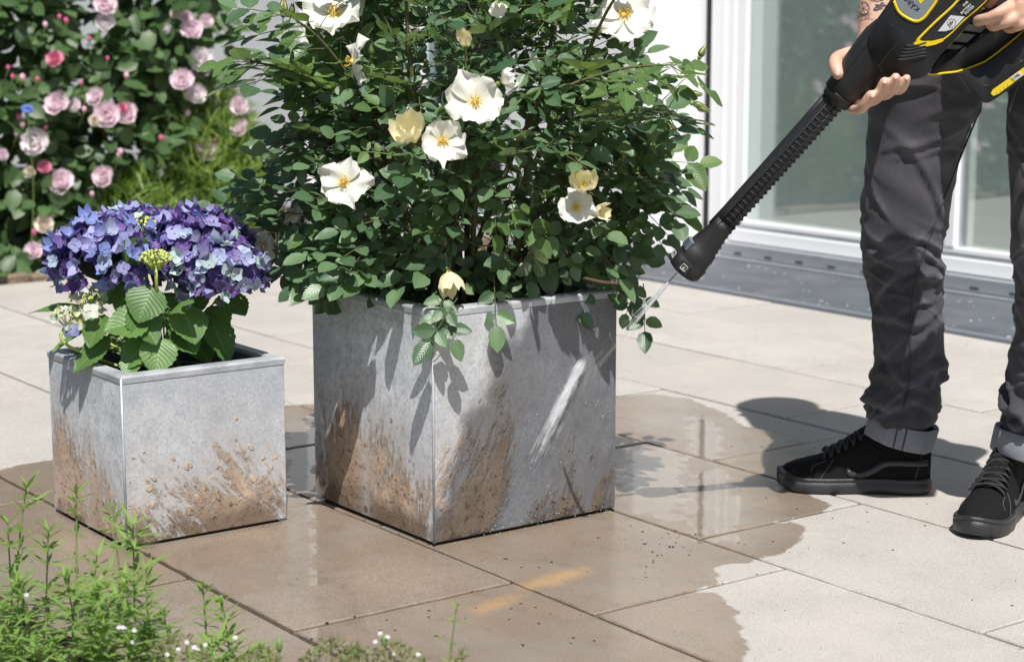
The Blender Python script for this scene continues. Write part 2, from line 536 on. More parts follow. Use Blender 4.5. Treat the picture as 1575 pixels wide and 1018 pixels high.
def blind_mat():
    m = NT('woven grey green blind')
    pos = m.n('NewGeometry').outputs['Position']
    s_ = m.n('SeparateXYZ', Vector=pos)
    wv = m.math('MULTIPLY', m.math('SINE', m.math('MULTIPLY', s_.outputs[0], 2500.0)), m.math('SINE', m.math('MULTIPLY', s_.outputs[2], 2500.0)))
    c = m.mix(m.noise(pos, 1.5, 3), (0.36, 0.385, 0.405), (0.405, 0.425, 0.44))
    c = m.mix(m.math('MULTIPLY', m.math('ADD', wv, 1.0), 0.18), c, (0.44, 0.47, 0.475))
    m.bsdf(Base__Color=c, Roughness=0.9)
    return m.mat
M_BLIND = blind_mat()

house = empty('house', (-5.25, 4.43, 0), 'white plastered house behind the terrace', 'house')
# projecting block with a tall dark window
bm = bmesh.new()
box_bm(bm, (-14, 4.43, -0.05), (-7.72, 4.75, 3.2))
box_bm(bm, (-6.10, 4.43, -0.05), (-5.25, 4.757, 3.2))
box_bm(bm, (-7.72, 4.431, 2.3), (-6.10, 4.75, 3.2))
box_bm(bm, (-7.72, 4.431, -0.05), (-6.10, 4.75, 0.06))
bm_obj('wall', bm, M_PLASTER, house)
bm = bmesh.new()
box_bm(bm, (-5.25, 4.86, -0.05), (-5.232, 5.2, 3.2))
box_bm(bm, (-5.23, 4.70, 2.25), (2.5, 5.1, 3.2))
box_bm(bm, (-1.3, 4.70, -0.05), (2.5, 5.1, 2.25))
bm_obj('wall', bm, M_PLASTER, house)
box('corner_trim', (-5.2495, 4.665, 0.0), (-5.244, 4.757, 3.2), M_WHITE, house)
box('expansion_joint', (-5.262, 4.757, -0.02), (-5.2, 4.80, 2.9), M_BLACK, house)
# window of the projecting block
win = box('window', (-7.72, 4.50, 0.06), (-7.55, 4.60, 2.3), M_GREYFR, house)
box('mullion', (-7.02, 4.49, 0.06), (-6.90, 4.58, 2.3), M_WHITE, win, 0.004)
box('mullion', (-6.89, 4.50, 0.06), (-6.80, 4.58, 2.3), M_WHITE, win, 0.004)
box('pane', (-7.55, 4.54, 0.06), (-7.02, 4.548, 2.3), M_GLASS2, win)
box('pane', (-6.80, 4.54, 0.06), (-6.10, 4.548, 2.3), M_GLASS2, win)
box('dark_interior', (-7.72, 4.70, 0.07), (-6.10, 4.74, 2.3), M_DARKROOM, win)

# ---- sliding terrace door
door = empty('sliding_door', (-4.0, 4.74, 0), 'white framed sliding glass door with grey green blind inside', 'door')
DX0 = -5.196
box('jamb', (DX0, 4.74, 0.0), (DX0 + 0.075, 4.86, 2.24), M_WHITE, door, 0.003)
box('jamb', (DX0 + 0.076, 4.752, 0.0), (DX0 + 0.115, 4.86, 2.24), M_WHITE, door, 0.003)
box('jamb', (DX0 + 0.116, 4.762, 0.137), (DX0 + 0.165, 4.86, 2.24), M_WHITE, door, 0.004)
box('head_rail', (DX0 + 0.166, 4.745, 2.14), (-1.32, 4.86, 2.24), M_WHITE, door, 0.003)
box('bottom_rail', (DX0 + 0.119, 4.742, 0.060), (-1.32, 4.86, 0.108), M_WHITE, door, 0.003)
box('bottom_rail', (DX0 + 0.119, 4.757, 0.1085), (-1.32, 4.86, 0.122), M_ALU, door, 0.002)
box('bottom_rail', (DX0 + 0.1661, 4.752, 0.1225), (-1.32, 4.86, 0.140), M_WHITE, door, 0.003)
for x in (-4.055, -2.7):
    box('mullion', (x, 4.748, 0.1405), (x + 0.042, 4.86, 2.139), M_WHITE, door, 0.003)
    box('gasket', (x + 0.043, 4.77, 0.1405), (x + 0.053, 4.80, 2.139), M_ALU, door)
pane_x = [(DX0 + 0.166, -4.056), (-4.0015, -2.701), (-2.6465, -1.33)]
for x0, x1 in pane_x:
    box('pane', (x0, 4.781, 0.1405), (x1, 4.789, 2.139), M_GLASS, door)
box('blind', (DX0 + 0.167, 4.845, 0.1405), (-1.33, 4.849, 2.139), M_BLIND, door)
sill = box('threshold', (DX0 + 0.1, 4.70, 0.012), (-1.32, 4.741, 0.058), M_ALU, door, 0.003)
box('threshold_lip', (DX0 + 0.08, 4.662, 0.0), (-1.32, 4.699, 0.011), M_ALU, door, 0.002)
x = -4.986
while x < -1.4:
    box('drain_slot', (x - 0.018, 4.6985, 0.021), (x + 0.018, 4.7005, 0.028), M_BLACK, sill)
    x += 0.158

def mat_mat():
    m = NT('grey rubber mat')
    pos = m.n('NewGeometry').outputs['Position']
    s_ = m.n('SeparateXYZ', Vector=pos)
    rib = m.math('SINE', m.math('MULTIPLY', s_.outputs[1], 700.0))
    a = m.noise(pos, 6, 4); g = m.noise(pos, 300, 2)
    c = m.mix(m.step(a, 0.3, 0.7), (0.085, 0.095, 0.11), (0.13, 0.142, 0.16))
    c = m.mix(m.math('MULTIPLY', m.step(g, 0.6, 0.75), 0.5), c, (0.24, 0.25, 0.26))
    m.bsdf(Base__Color=c, Roughness=0.6, Normal=m.bump(rib, 0.0012))
    return m.mat
M_MAT = mat_mat()
dm = empty('door_mat', (-3.5, 4.1, 0), 'long dark grey ribbed mat in front of the sliding door', 'mat')
box('mat_body', (-5.6, 4.108, -0.03), (-1.3, 4.655, 0.006), M_MAT, dm, 0.002)
box('edge_strip', (-5.6, 4.086, -0.03), (-1.3, 4.107, 0.011), simple('grey edging', (0.17, 0.19, 0.22), 0.5), dm, 0.004)
# ================================================================== PLANTERS
def zinc_face(name, w, h, axis, lit_tone, prof, streaks, wet=0.0, drops=0.0, seed=0.0, dens=1.0, washed=None, darkbase=0.12):
    """weathered zinc with mud splashed up from the ground. axis: local axis that runs along the face."""
    m = NT(name)
    co = m.n('TexCoord').outputs['Object']
    s_ = m.n('SeparateXYZ', Vector=co)
    u = m.math('DIVIDE', s_.outputs[axis], w)
    if axis == 0: u = m.math('ADD', u, 1.0)
    z = s_.outputs[2]
    zf = m.math('DIVIDE', z, h)
    pos = m.vmath('ADD', co, (seed, seed * 0.7, 0))
    fine = m.noise(pos, 260, 3, 0.7)
    mott = m.noise(pos, 14, 6, 0.65)
    cloud = m.noise(pos, 5, 4, 0.6)
    c = m.mix(m.step(mott, 0.32, 0.70), tuple(x * lit_tone for x in (0.53, 0.55, 0.585)), tuple(x * lit_tone for x in (0.70, 0.72, 0.75)))  # left faces painted lighter, right ones darker, for how they are lit
    c = m.mix(m.math('MULTIPLY', m.step(cloud, 0.48, 0.72), 0.45), c, (0.40, 0.42, 0.46))
    c = m.mix(m.math('MULTIPLY', m.step(fine, 0.46, 0.70), 0.40), c, (0.80, 0.81, 0.83))
    c = m.mix(m.math('MULTIPLY', m.step(m.noise(pos, 150, 4, 0.75), 0.48, 0.62), 0.55), c, (0.34, 0.355, 0.385))
    hz = m.n('Mapping', Vector=pos, Scale=(9, 9, 60))
    wipe = m.noise(hz, 1.0, 4, 0.6)
    c = m.mix(m.math('MULTIPLY', m.math('MULTIPLY', m.step(wipe, 0.5, 0.72), m.step(zf, 0.55, 0.95)), 0.5), c, (0.36, 0.38, 0.42))
    blot = m.noise(pos, 42, 5, 0.7)
    c = m.mix(m.math('MULTIPLY', m.step(blot, 0.50, 0.66), 0.45), c, (0.33, 0.345, 0.38))
    # plane of the face: (u, z) in metres
    pl = m.n('CombineXYZ', X=s_.outputs[axis], Y=z, Z=seed)
    mask = None
    film = None
    ph = m.curve(m.math('MINIMUM', m.math('MAXIMUM', u, 0.0), 1.0), prof)
    grit = m.noise(pos, 90, 5, 0.75)
    up = m.math('SUBTRACT', ph, zf)
    for (ang, lo, hi, scl) in streaks:
        mp = m.n('Mapping', _vector_type='TEXTURE', Vector=pl, Rotation=(0, 0, R(ang)), Scale=(1 / 7.0 / scl, 1 / 30.0 / scl, 1))
        nz = m.noise(mp, 1.0, 8, 0.66, 0.4)
        mp2 = m.n('Mapping', _vector_type='TEXTURE', Vector=pl, Rotation=(0, 0, R(ang)), Scale=(1 / 30.0 / scl, 1 / 100.0 / scl, 1))
        n2 = m.noise(mp2, 1.0, 6, 0.7, 0.3)
        nz = m.math('ADD', m.math('MULTIPLY', nz, 0.60), m.math('MULTIPLY', n2, 0.40))
        win = m.math('MULTIPLY', m.step(u, lo - 0.12, lo + 0.12), m.step(u, hi + 0.12, hi - 0.12))
        t0 = m.math('ADD', m.math('MULTIPLY', m.math('SUBTRACT', nz, 0.5), 4.2), m.math('MULTIPLY', up, 1.7 * dens))
        t = m.math('MULTIPLY', m.step(m.math('ADD', t0, m.math('MULTIPLY', m.math('SUBTRACT', grit, 0.5), 0.7)), 0.02, 0.50), win)
        fl = m.math('MULTIPLY', m.step(t0, -0.75, 0.6), win)
        # flung drops, stretched along the splash
        mp3 = m.n('Mapping', _vector_type='TEXTURE', Vector=pl, Rotation=(0, 0, R(ang)), Scale=(1 / 42.0 / scl, 1 / 88.0 / scl, 1))
        vd = m.vor(mp3, 1.0)
        sz = m.math('MULTIPLY', m.step(up, -0.34 - drops * 0.6, 0.20), 0.46)
        rn = m.n('SeparateXYZ', Vector=vd.outputs['Color']).outputs[0]
        sz = m.math('MULTIPLY', sz, m.step(rn, 0.45, 1.0))
        dp = m.step(m.math('ADD', vd.outputs['Distance'], m.math('MULTIPLY', m.math('SUBTRACT', n2, 0.5), 0.35)), sz, m.math('MULTIPLY', sz, 0.72))
        t = m.math('MAXIMUM', t, m.math('MULTIPLY', dp, win))
        mask = t if mask is None else m.math('MAXIMUM', mask, t)
        film = fl if film is None else m.math('MAXIMUM', film, fl)
    if drops:
        vd = m.vor(pos, 48)
        rn = m.n('SeparateXYZ', Vector=vd.outputs['Color']).outputs[0]
        size = m.math('MULTIPLY', m.step(rn, 0.35, 1.0), m.math('MULTIPLY', m.step(m.math('ADD', up, drops), -0.05, 0.45), 0.55))
        dp = m.step(m.math('ADD', vd.outputs['Distance'], m.math('MULTIPLY', m.math('SUBTRACT', grit, 0.5), 0.35)), size, m.math('MULTIPLY', size, 0.75))
        mask = m.math('MAXIMUM', mask, dp)
    if washed:
        (u0, z0, u1, z1, r0) = washed      # band scoured clean by the jet
        du, dz_ = u1 - u0, z1 - z0
        L = math.hypot(du, dz_)
        dist = m.math('ABSOLUTE', m.math('SUBTRACT', m.math('MULTIPLY', m.math('SUBTRACT', u, u0), dz_ / L), m.math('MULTIPLY', m.math('SUBTRACT', zf, z0), du / L)))
        keep = m.step(m.math('ADD', dist, m.math('MULTIPLY', m.math('SUBTRACT', grit, 0.5), 0.12)), r0 * 0.6, r0 * 1.3)
        mask = m.math('MULTIPLY', mask, keep)
        film = m.math('MULTIPLY', film, keep)
    mc = m.mix(m.step(mott, 0.35, 0.65), (0.40, 0.29, 0.205), (0.55, 0.415, 0.31))
    mc = m.mix(m.math('MULTIPLY', m.step(m.noise(pos, 40, 4), 0.5, 0.7), 0.5), mc, (0.28, 0.195, 0.135))
    mc = m.mix(m.math('MULTIPLY', m.step(grit, 0.555, 0.62), m.fmix(m.step(zf, 0.5, 0.1), 0.45, 0.92)), mc, (0.045, 0.028, 0.018))
    base = m.step(m.math('ADD', zf, m.math('MULTIPLY', m.math('SUBTRACT', m.noise(pos, 24, 4), 0.5), 0.22)), darkbase * 1.5, darkbase * 0.5)
    mc = m.mix(m.math('MULTIPLY', base, 0.75), mc, (0.085, 0.058, 0.036))
    c = m.mix(m.math('MULTIPLY', film, 0.60), c, (0.44, 0.355, 0.28))
    col = m.mix(mask, c, mc)
    if wet:
        wv = m.math('MULTIPLY', m.step(m.math('ADD', m.math('ADD', m.math('MULTIPLY', u, 1.1), m.math('MULTIPLY', zf, -0.75)), m.math('MULTIPLY', m.math('SUBTRACT', m.noise(pos, 11, 4), 0.5), 0.5)), -0.28, -0.10), wet)
        col = m.mix(wv, col, m.mix(1.0, col, (0.31, 0.315, 0.328), 'MULTIPLY'))
    hgt = m.math('ADD', m.math('MULTIPLY', mask, m.math('ADD', 0.45, m.math('MULTIPLY', grit, 0.9))), m.math('MULTIPLY', fine, 0.05))
    m.bsdf(Base__Color=col, Metallic=m.math('MULTIPLY', m.math('SUBTRACT', 1.0, mask), 0.10), Roughness=m.fmix(mask, m.fmix(mott, 0.42, 0.60), 0.92 - 0.35 * wet),
           Normal=m.bump(hgt, 0.0024), Coat__Weight=wet * 0.6, Coat__Roughness=0.22, Coat__IOR=1.33)
    return m.mat
def zinc_plain():
    m = NT('plain zinc')
    co = m.n('TexCoord').outputs['Object']
    mott = m.noise(co, 14, 6, 0.65)
    c = m.mix(m.step(mott, 0.3, 0.7), (0.36, 0.38, 0.41), (0.55, 0.57, 0.60))
    m.bsdf(Base__Color=c, Metallic=0.25, Roughness=m.fmix(mott, 0.4, 0.6), Normal=m.bump(m.noise(co, 200, 3), 0.0006))
    return m.mat
M_ZPLAIN = zinc_plain()
M_ZDARK = simple('dark zinc inside', (0.10, 0.105, 0.115), 0.55, 0.2, var=0.3, scale=20)

def planter(name, label, F, w, h, mats, soil_z, lip=0.022):
    """F: nearest bottom corner; box runs to -x and +y. parts: four side panels, rim, base, liner, soil."""
    root = empty(name, F, label, 'planter')
    mL, mR = mats
    g0 = 0.006
    def panel(lo, hi, mat):
        bm = bmesh.new()
        box_bm(bm, lo, hi, 0.0015, 1)
        me = bpy.data.meshes.new('side_panel')
        bm.to_mesh(me); bm.free()
        me.materials.append(mat)
        o = bpy.data.objects.new('side_panel', me)
        COL.objects.link(o); o.parent = root
        return o
    t = 0.004
    panel((-w, 0, g0), (-t, t, h - 0.0015), mL)
    panel((-t + 0.0005, 0.0005, g0), (0, w, h - 0.0015), mR)
    panel((-w + 0.0005, w - t, g0), (-t, w, h - 0.0015), M_ZPLAIN)
    panel((-w, t + 0.0005, g0), (-w + t, w - t - 0.0005, h - 0.0015), M_ZPLAIN)
    # folded rim: flat lip with rounded outer edge and a turned-down inner edge
    bm = bmesh.new()
    prof = [(0.0012, h - 0.012), (0.0018, h - 0.003), (0.0, h), (-0.002, h + 0.001), (-lip, h + 0.001), (-lip - 0.001, h - 0.001), (-lip - 0.001, h - 0.028)]
    rings = []
    for d, zz in prof:
        rings.append([bm.verts.new(q) for q in ((-w - d, -d, zz), (d, -d, zz), (d, w + d, zz), (-w - d, w + d, zz))])
    for i in range(len(prof) - 1):
        for k in range(4):
            bm.faces.new((rings[i][k], rings[i][(k + 1) % 4], rings[i + 1][(k + 1) % 4], rings[i + 1][k]))
    me = bpy.data.meshes.new('rim'); bm.to_mesh(me); bm.free(); me.materials.append(M_ZPLAIN)
    o = bpy.data.objects.new('rim', me); COL.objects.link(o); o.parent = root
    # corner seam on the front edge
    sm = MB(); sm.tube([(0.0002, -0.0002, g0), (0.0002, -0.0002, h - 0.003)], 0.0022, 8)
    so_ = sm.build('corner_seam', M_ZPLAIN, None); so_.parent = root
    # base foot
    bm = bmesh.new(); box_bm(bm, (-w + 0.012, 0.012, 0.0), (-0.012, w - 0.012, g0 + 0.004))
    me = bpy.data.meshes.new('base'); bm.to_mesh(me); bm.free(); me.materials.append(M_BLACK)
    o = bpy.data.objects.new('base', me); COL.objects.link(o); o.parent = root
    # inner pot liner and soil
    bm = bmesh.new()
    e = lip + 0.004
    lo, hi = soil_z - 0.02, h - 0.006
    a_ = [bm.verts.new(q) for q in ((-w + e, e, lo), (-e, e, lo), (-e, w - e, lo), (-w + e, w - e, lo))]
    b_ = [bm.verts.new(q) for q in ((-w + e, e, hi), (-e, e, hi), (-e, w - e, hi), (-w + e, w - e, hi))]
    for k in range(4): bm.faces.new((a_[(k + 1) % 4], a_[k], b_[k], b_[(k + 1) % 4]))
    me = bpy.data.meshes.new('liner'); bm.to_mesh(me); bm.free(); me.materials.append(M_ZDARK)
    o = bpy.data.objects.new('liner', me); COL.objects.link(o); o.parent = root
    n = 26; vs_, fs = [], []
    for j in range(n + 1):
        for i in range(n + 1):
            x, y = lerp(-w + e, -e, i / n), lerp(e, w - e, j / n)
            vs_.append((x, y, soil_z + mnoise.noise((x * 30, y * 30, 1)) * 0.008 + mnoise.noise((x * 90, y * 90, 5)) * 0.004))
    for j in range(n):
        for i in range(n): fs.append((j * (n + 1) + i, j * (n + 1) + i + 1, (j + 1) * (n + 1) + i + 1, (j + 1) * (n + 1) + i))
    o = mk('soil', vs_, fs, M_POTSOIL); o.parent = root
    return root
BW, BH = 0.398, 0.4066
SW, SH = 0.309, 0.298
BF = Vector((-2.533, 1.697, 0)); SF = Vector((-2.823, 1.267, 0))
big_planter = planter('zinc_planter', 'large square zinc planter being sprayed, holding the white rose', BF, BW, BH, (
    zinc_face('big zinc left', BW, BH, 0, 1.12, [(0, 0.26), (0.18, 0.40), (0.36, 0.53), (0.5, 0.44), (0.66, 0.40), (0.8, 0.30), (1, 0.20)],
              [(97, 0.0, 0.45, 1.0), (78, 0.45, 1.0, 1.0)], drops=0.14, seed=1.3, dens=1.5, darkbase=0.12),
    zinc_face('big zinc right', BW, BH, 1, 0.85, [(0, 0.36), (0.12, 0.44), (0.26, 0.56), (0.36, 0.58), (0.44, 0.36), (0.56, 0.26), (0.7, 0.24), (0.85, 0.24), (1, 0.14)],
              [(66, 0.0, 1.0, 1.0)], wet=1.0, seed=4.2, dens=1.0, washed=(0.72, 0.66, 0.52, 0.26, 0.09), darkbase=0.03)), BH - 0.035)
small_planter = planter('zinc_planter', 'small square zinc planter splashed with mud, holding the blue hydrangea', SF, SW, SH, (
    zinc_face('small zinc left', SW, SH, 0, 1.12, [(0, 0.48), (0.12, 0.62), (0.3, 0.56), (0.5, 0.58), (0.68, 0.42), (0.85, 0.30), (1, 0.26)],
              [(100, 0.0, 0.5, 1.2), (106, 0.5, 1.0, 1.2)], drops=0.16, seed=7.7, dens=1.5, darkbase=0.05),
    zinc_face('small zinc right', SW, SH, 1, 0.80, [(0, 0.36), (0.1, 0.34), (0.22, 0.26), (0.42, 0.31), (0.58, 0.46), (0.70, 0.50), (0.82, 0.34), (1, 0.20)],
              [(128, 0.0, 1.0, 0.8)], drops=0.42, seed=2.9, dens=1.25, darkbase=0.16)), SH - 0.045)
for o in (big_planter, small_planter): pass
# ================================================================== LEAVES AND FLOWERS, SHARED
def leaf_mat(name, c0, c1, back, trans=0.22, rough=0.42, vein=0.35, spec=0.5, bmp=0.0007):
    m = NT(name)
    geo = m.n('NewGeometry')
    r1 = geo.outputs['Random Per Island']
    r2 = m.n('ObjectInfo').outputs['Random']
    rv = m.math('FRACT', m.math('ADD', r1, m.math('MULTIPLY', r2, 3.7)))
    luv = m.n('Attribute', _attribute_name='luv').outputs['Vector']
    s_ = m.n('SeparateXYZ', Vector=luv)
    au = m.math('ABSOLUTE', s_.outputs[0])
    mid = m.step(au, 0.10, 0.0)
    ph = m.math('SUBTRACT', m.math('MULTIPLY', s_.outputs[1], 9.0), m.math('MULTIPLY', au, 3.2))
    sv = m.step(m.math('ABSOLUTE', m.math('SUBTRACT', m.math('FRACT', ph), 0.5)), 0.12, 0.0)
    veins = m.math('MAXIMUM', mid, m.math('MULTIPLY', sv, 0.6))
    pos = geo.outputs['Position']
    c = m.mix(rv, c0, c1)
    c = m.mix(m.math('MULTIPLY', m.noise(pos, 60, 3), 0.35), c, tuple(x * 0.6 for x in c0))
    c = m.mix(m.math('MULTIPLY', veins, vein), c, tuple(min(1, x * 2.0 + 0.02) for x in c1))
    c = m.mix(geo.outputs['Backfacing'], c, back)
    h = m.math('SUBTRACT', m.math('MULTIPLY', m.math('ABSOLUTE', m.math('SUBTRACT', m.math('FRACT', ph), 0.5)), -1.0), m.math('MULTIPLY', mid, 0.5))
    nrm = m.bump(h, bmp, 0.5)
    b = m.bsdf(Base__Color=c, Roughness=rough, Normal=nrm, Specular__IOR__Level=spec)
    tr = m.n('BsdfTranslucent', Color=m.mix(1.0, c, (1.5, 1.7, 0.6), 'MULTIPLY'), Normal=nrm)
    m.surf(m.n('MixShader', i0=trans, i1=b, i2=tr))
    return m.mat
def leaf_grid(L, Wd, nu=4, nv=6, fold=0.25, curl=0.15, tip=0.9, serr=0.0, wav=0.0, seed=0, base=0.55, petiole=0.0):
    """ovate leaf along +y, normal +z"""
    vs_, fs, uv = [], [], []
    rr = random.Random(seed)
    ph = rr.uniform(0, 6)
    for j in range(nv + 1):
        v = j / nv
        wd = Wd * 0.5 * (math.sin(math.pi * (v ** base)) ** tip if 0 < v < 1 else 0.0)
        if v == 1: wd = 0.0
        for i in range(nu + 1):
            u = -1 + 2 * i / nu
            s_ = 1.0 + (serr * (1 if j % 2 else -1) if abs(u) == 1 else 0)
            x = u * wd * s_
            z = fold * abs(u) * wd - curl * L * v * v + wav * L * math.sin(v * 9 + ph + u * 2) * abs(u)
            vs_.append(Vector((x, petiole + L * v, z))); uv.append((u, v, 0))
    w = nu + 1
    for j in range(nv):
        for i in range(nu): fs.append((j * w + i, j * w + i + 1, (j + 1) * w + i + 1, (j + 1) * w + i))
    return vs_, fs, uv
def leaf_mesh(name, geo, mat):
    vs_, fs, uv = geo
    me = bpy.data.meshes.new(name)
    me.from_pydata([tuple(v) for v in vs_], [], fs)
    me.materials.append(mat)
    me.polygons.foreach_set('use_smooth', [True] * len(me.polygons))
    at = me.attributes.new('luv', 'FLOAT_VECTOR', 'POINT')
    at.data.foreach_set('vector', [c for q in uv for c in q])
    return me
def joined_leaves(name, geos, Ms, idx, mat, parent):
    """many leaves in one mesh (numpy)"""
    V, Fa, U = [], [], []
    base = 0
    arr = [(np.array([tuple(v) for v in g[0]]), np.array(g[1]), np.array(g[2])) for g in geos]
    for M, k in zip(Ms, idx):
        v, f_, u = arr[k]
        A = np.array(M)
        V.append(v @ A[:3, :3].T + A[:3, 3]); Fa.append(f_ + base); U.append(u)
        base += len(v)
    if not V: return None
    V = np.concatenate(V); Fa = np.concatenate(Fa); U = np.concatenate(U)
    me = bpy.data.meshes.new(name)
    me.vertices.add(len(V)); me.vertices.foreach_set('co', V.ravel())
    n = len(Fa); me.loops.add(n * 4); me.loops.foreach_set('vertex_index', Fa.ravel())
    me.polygons.add(n)
    me.polygons.foreach_set('loop_start', np.arange(0, n * 4, 4)); me.polygons.foreach_set('loop_total', np.full(n, 4))
    me.update(calc_edges=True)
    me.materials.append(mat)
    me.polygons.foreach_set('use_smooth', np.ones(n, bool))
    at = me.attributes.new('luv', 'FLOAT_VECTOR', 'POINT'); at.data.foreach_set('vector', U.ravel())
    o = bpy.data.objects.new(name, me); COL.objects.link(o)
    o.parent = parent; o.location = -wloc(parent)
    tag(o, kind='stuff')
    return o
def place_leaves(root, Ms, idx, geos, mat, limit=300, name='leaf'):
    """nearest leaves as objects of their own, the rest in one mesh"""
    sc_ = []
    for i, M in enumerate(Ms):
        x, y, f = to_px(M.translation)
        inside = -10 < x < PW + 10 and -10 < y < PH + 10
        sc_.append((0 if inside else 1, f, i))
    sc_.sort()
    near = [i for _, _, i in sc_[:limit]]
    meshes = [leaf_mesh(name, g, mat) for g in geos]
    for i in near: inst(name, meshes[idx[i]], Ms[i], root)
    rest = [i for _, _, i in sc_[limit:]]
    return joined_leaves('foliage', geos, [Ms[i] for i in rest], [idx[i] for i in rest], mat, root)
def xf(p, R3, s=1.0):
    return Matrix.Translation(p) @ R3.to_4x4() @ Matrix.Scale(s, 4)
def petal_mat(name, c0, c1, base_c, trans=0.3):
    m = NT(name)
    luv = m.n('Attribute', _attribute_name='luv').outputs['Vector']
    s_ = m.n('SeparateXYZ', Vector=luv)
    pos = m.n('NewGeometry').outputs['Position']
    c = m.mix(m.noise(pos, 70, 3), c0, c1)
    c = m.mix(m.step(s_.outputs[1], 0.45, 0.0), c, base_c)
    h = m.noise(m.n('Mapping', Vector=luv, Scale=(14, 1.5, 1)), 1.0, 3)
    b = m.bsdf(Base__Color=c, Roughness=0.6, Normal=m.bump(h, 0.002, 0.6), Specular__IOR__Level=0.25)
    tr = m.n('BsdfTranslucent', Color=c)
    m.surf(m.n('MixShader', i0=trans, i1=b, i2=tr))
    return m.mat
M_RLEAF = leaf_mat('rose leaf', (0.052, 0.110, 0.054), (0.165, 0.265, 0.130), (0.20, 0.27, 0.17), 0.22, 0.36, 0.10, 0.6)
M_RYOUNG = leaf_mat('young rose leaf', (0.085, 0.16, 0.045), (0.14, 0.23, 0.07), (0.16, 0.22, 0.10), 0.28, 0.45, 0.2)
M_STEM = simple('rose cane', (0.105, 0.105, 0.045), 0.7, var=0.5, scale=60)
M_STEMD = simple('old rose cane', (0.085, 0.055, 0.035), 0.8, var=0.5, scale=80, bump=0.002)
M_GREENST = simple('green shoot', (0.14, 0.21, 0.05), 0.55, var=0.3, scale=50)
M_PETAL = petal_mat('white petal', (0.94, 0.93, 0.87), (0.91, 0.89, 0.80), (0.88, 0.80, 0.50))
M_PETALY = petal_mat('cream petal', (0.94, 0.89, 0.64), (0.92, 0.84, 0.54), (0.90, 0.76, 0.36))
M_STAMEN = simple('golden stamens', (0.80, 0.54, 0.10), 0.7, var=0.3, scale=200)

# ================================================================== WHITE ROSE
rr = random.Random(21)
rose = empty('rose_bush', BF + Vector((-BW / 2, BW / 2, BH - 0.035)), 'tall rose bush with white and cream single blooms in the large planter', 'rose bush')
RC = BF + Vector((-BW / 2, BW / 2, BH - 0.04))
RD = RC.dot(FW)
# crown outline by picture row: (row, left, right)
OUT = [(-160, 570, 880), (-80, 540, 905), (0, 515, 915), (60, 492, 930), (120, 475, 955), (200, 458, 985), (280, 460, 1005), (340, 475, 985), (400, 512, 955), (430, 540, 935), (452, 610, 890)]
def out_at(y):
    for (y0, l0, r0), (y1, l1, r1) in zip(OUT, OUT[1:]):
        if y0 <= y <= y1:
            t = (y - y0) / (y1 - y0)
            return lerp(l0, l1, t), lerp(r0, r1, t)
    return None
def crown_pt(surface=True):
    while True:
        y = rr.uniform(-160, 440)
        l, r = out_at(y)
        c, hw = (l + r) / 2, (r - l) / 2
        hd = hw / 905.0 * 0.92
        if y > 350: hd *= lerp(1.0, 0.62, min(1, (y - 350) / 70))
        th = rr.uniform(0, 2 * math.pi)
        k = math.sqrt(rr.uniform(0.18, 1.0)) if surface else math.sqrt(rr.random())
        if rr.random() > hw / 310: continue
        d = RD + 0.03 - math.cos(th) * k * hd * (0.75 if y > 400 else 1.0)
        return clip(P(c + math.sin(th) * k * hw, y, d), rr.choice((0, 0, 0, 0.02, 0.06)))
cane = MB(); shoot = MB()
def clip(p, extra=0.0):
    """push a point back along the view until its shadow clears the lower planter faces"""
    for _ in range(40):
        ox, oy = p.x - BF.x, BF.y - p.y
        uy = min(1, max(0, (p.y - BF.y) / BW)); ux = min(1, max(0, (BF.x - p.x) / BW))
        dx = lerp(0.10, 0.0, min(1, uy * 1.5)) + extra - 0.06
        dy = lerp(0.0, 0.36, ux) + extra - 0.06
        if (ox > 0 and p.y < BF.y + BW + 0.05 and ox > 0.54 * (p.z - (BH - dx))) or (oy > 0 and p.x > BF.x - BW - 0.05 and oy > 0.31 * (p.z - (BH - dy))):
            p = p + (p - CAMP).normalized() * 0.012
        else: break
    return p
ends = [(385, 95, 3.22), (440, 20, 3.12), (520, -90, 3.2), (620, -140, 3.05), (705, -150, 3.25), (800, -150, 3.15), (890, -110, 3.2), (975, -40, 3.1), (1030, 100, 3.08),
        (1025, 170, 3.05), (1020, 285, 3.15), (445, 215, 3.25), (430, 335, 3.3), (945, 420, 3.2), (690, 440, 3.05), (545, 250, 3.15), (730, 170, 3.08), (880, 300, 3.12), (660, 210, 3.08)]
paths = []
for i, (x, y, d) in enumerate(ends):
    e = clip(P(x, y, d), 0.03)
    b = RC + Vector((rr.uniform(-.07, .07), rr.uniform(-.07, .07), 0))
    mid = b.lerp(e, 0.5) + Vector((0, 0, 0.10 + rr.uniform(0, .05))) + Vector((rr.uniform(-.03, .03), rr.uniform(-.03, .03), 0))
    if y > 250: mid = b.lerp(e, 0.55) + Vector((0, 0, 0.12))
    pt = spline([b, b.lerp(mid, 0.5) + Vector((rr.uniform(-.012, .012), rr.uniform(-.012, .012), 0.02)), mid, mid.lerp(e, 0.55) + Vector((0, 0, 0.02)), e], 7)
    paths.append(pt)
    n = len(pt)
    cn_ = MB(); cn_.tube(pt, [lerp(0.0060, 0.0016, k / (n - 1)) for k in range(n)], 6)
    cn_.build('cane', M_STEM, rose)
allp = [p for pt in paths for p in pt[8:]]
RG = [leaf_grid(0.040, 0.0275, 4, 7, 0.20, 0.08, 0.72, 0.04, 0.0, 1, 0.78), leaf_grid(0.034, 0.024, 4, 7, 0.12, 0.14, 0.70, 0.04, 0.01, 2, 0.85), leaf_grid(0.045, 0.029, 4, 7, 0.30, 0.04, 0.75, 0.04, 0.01, 3, 0.75)]
LM, LI, YM, YI = [], [], [], []
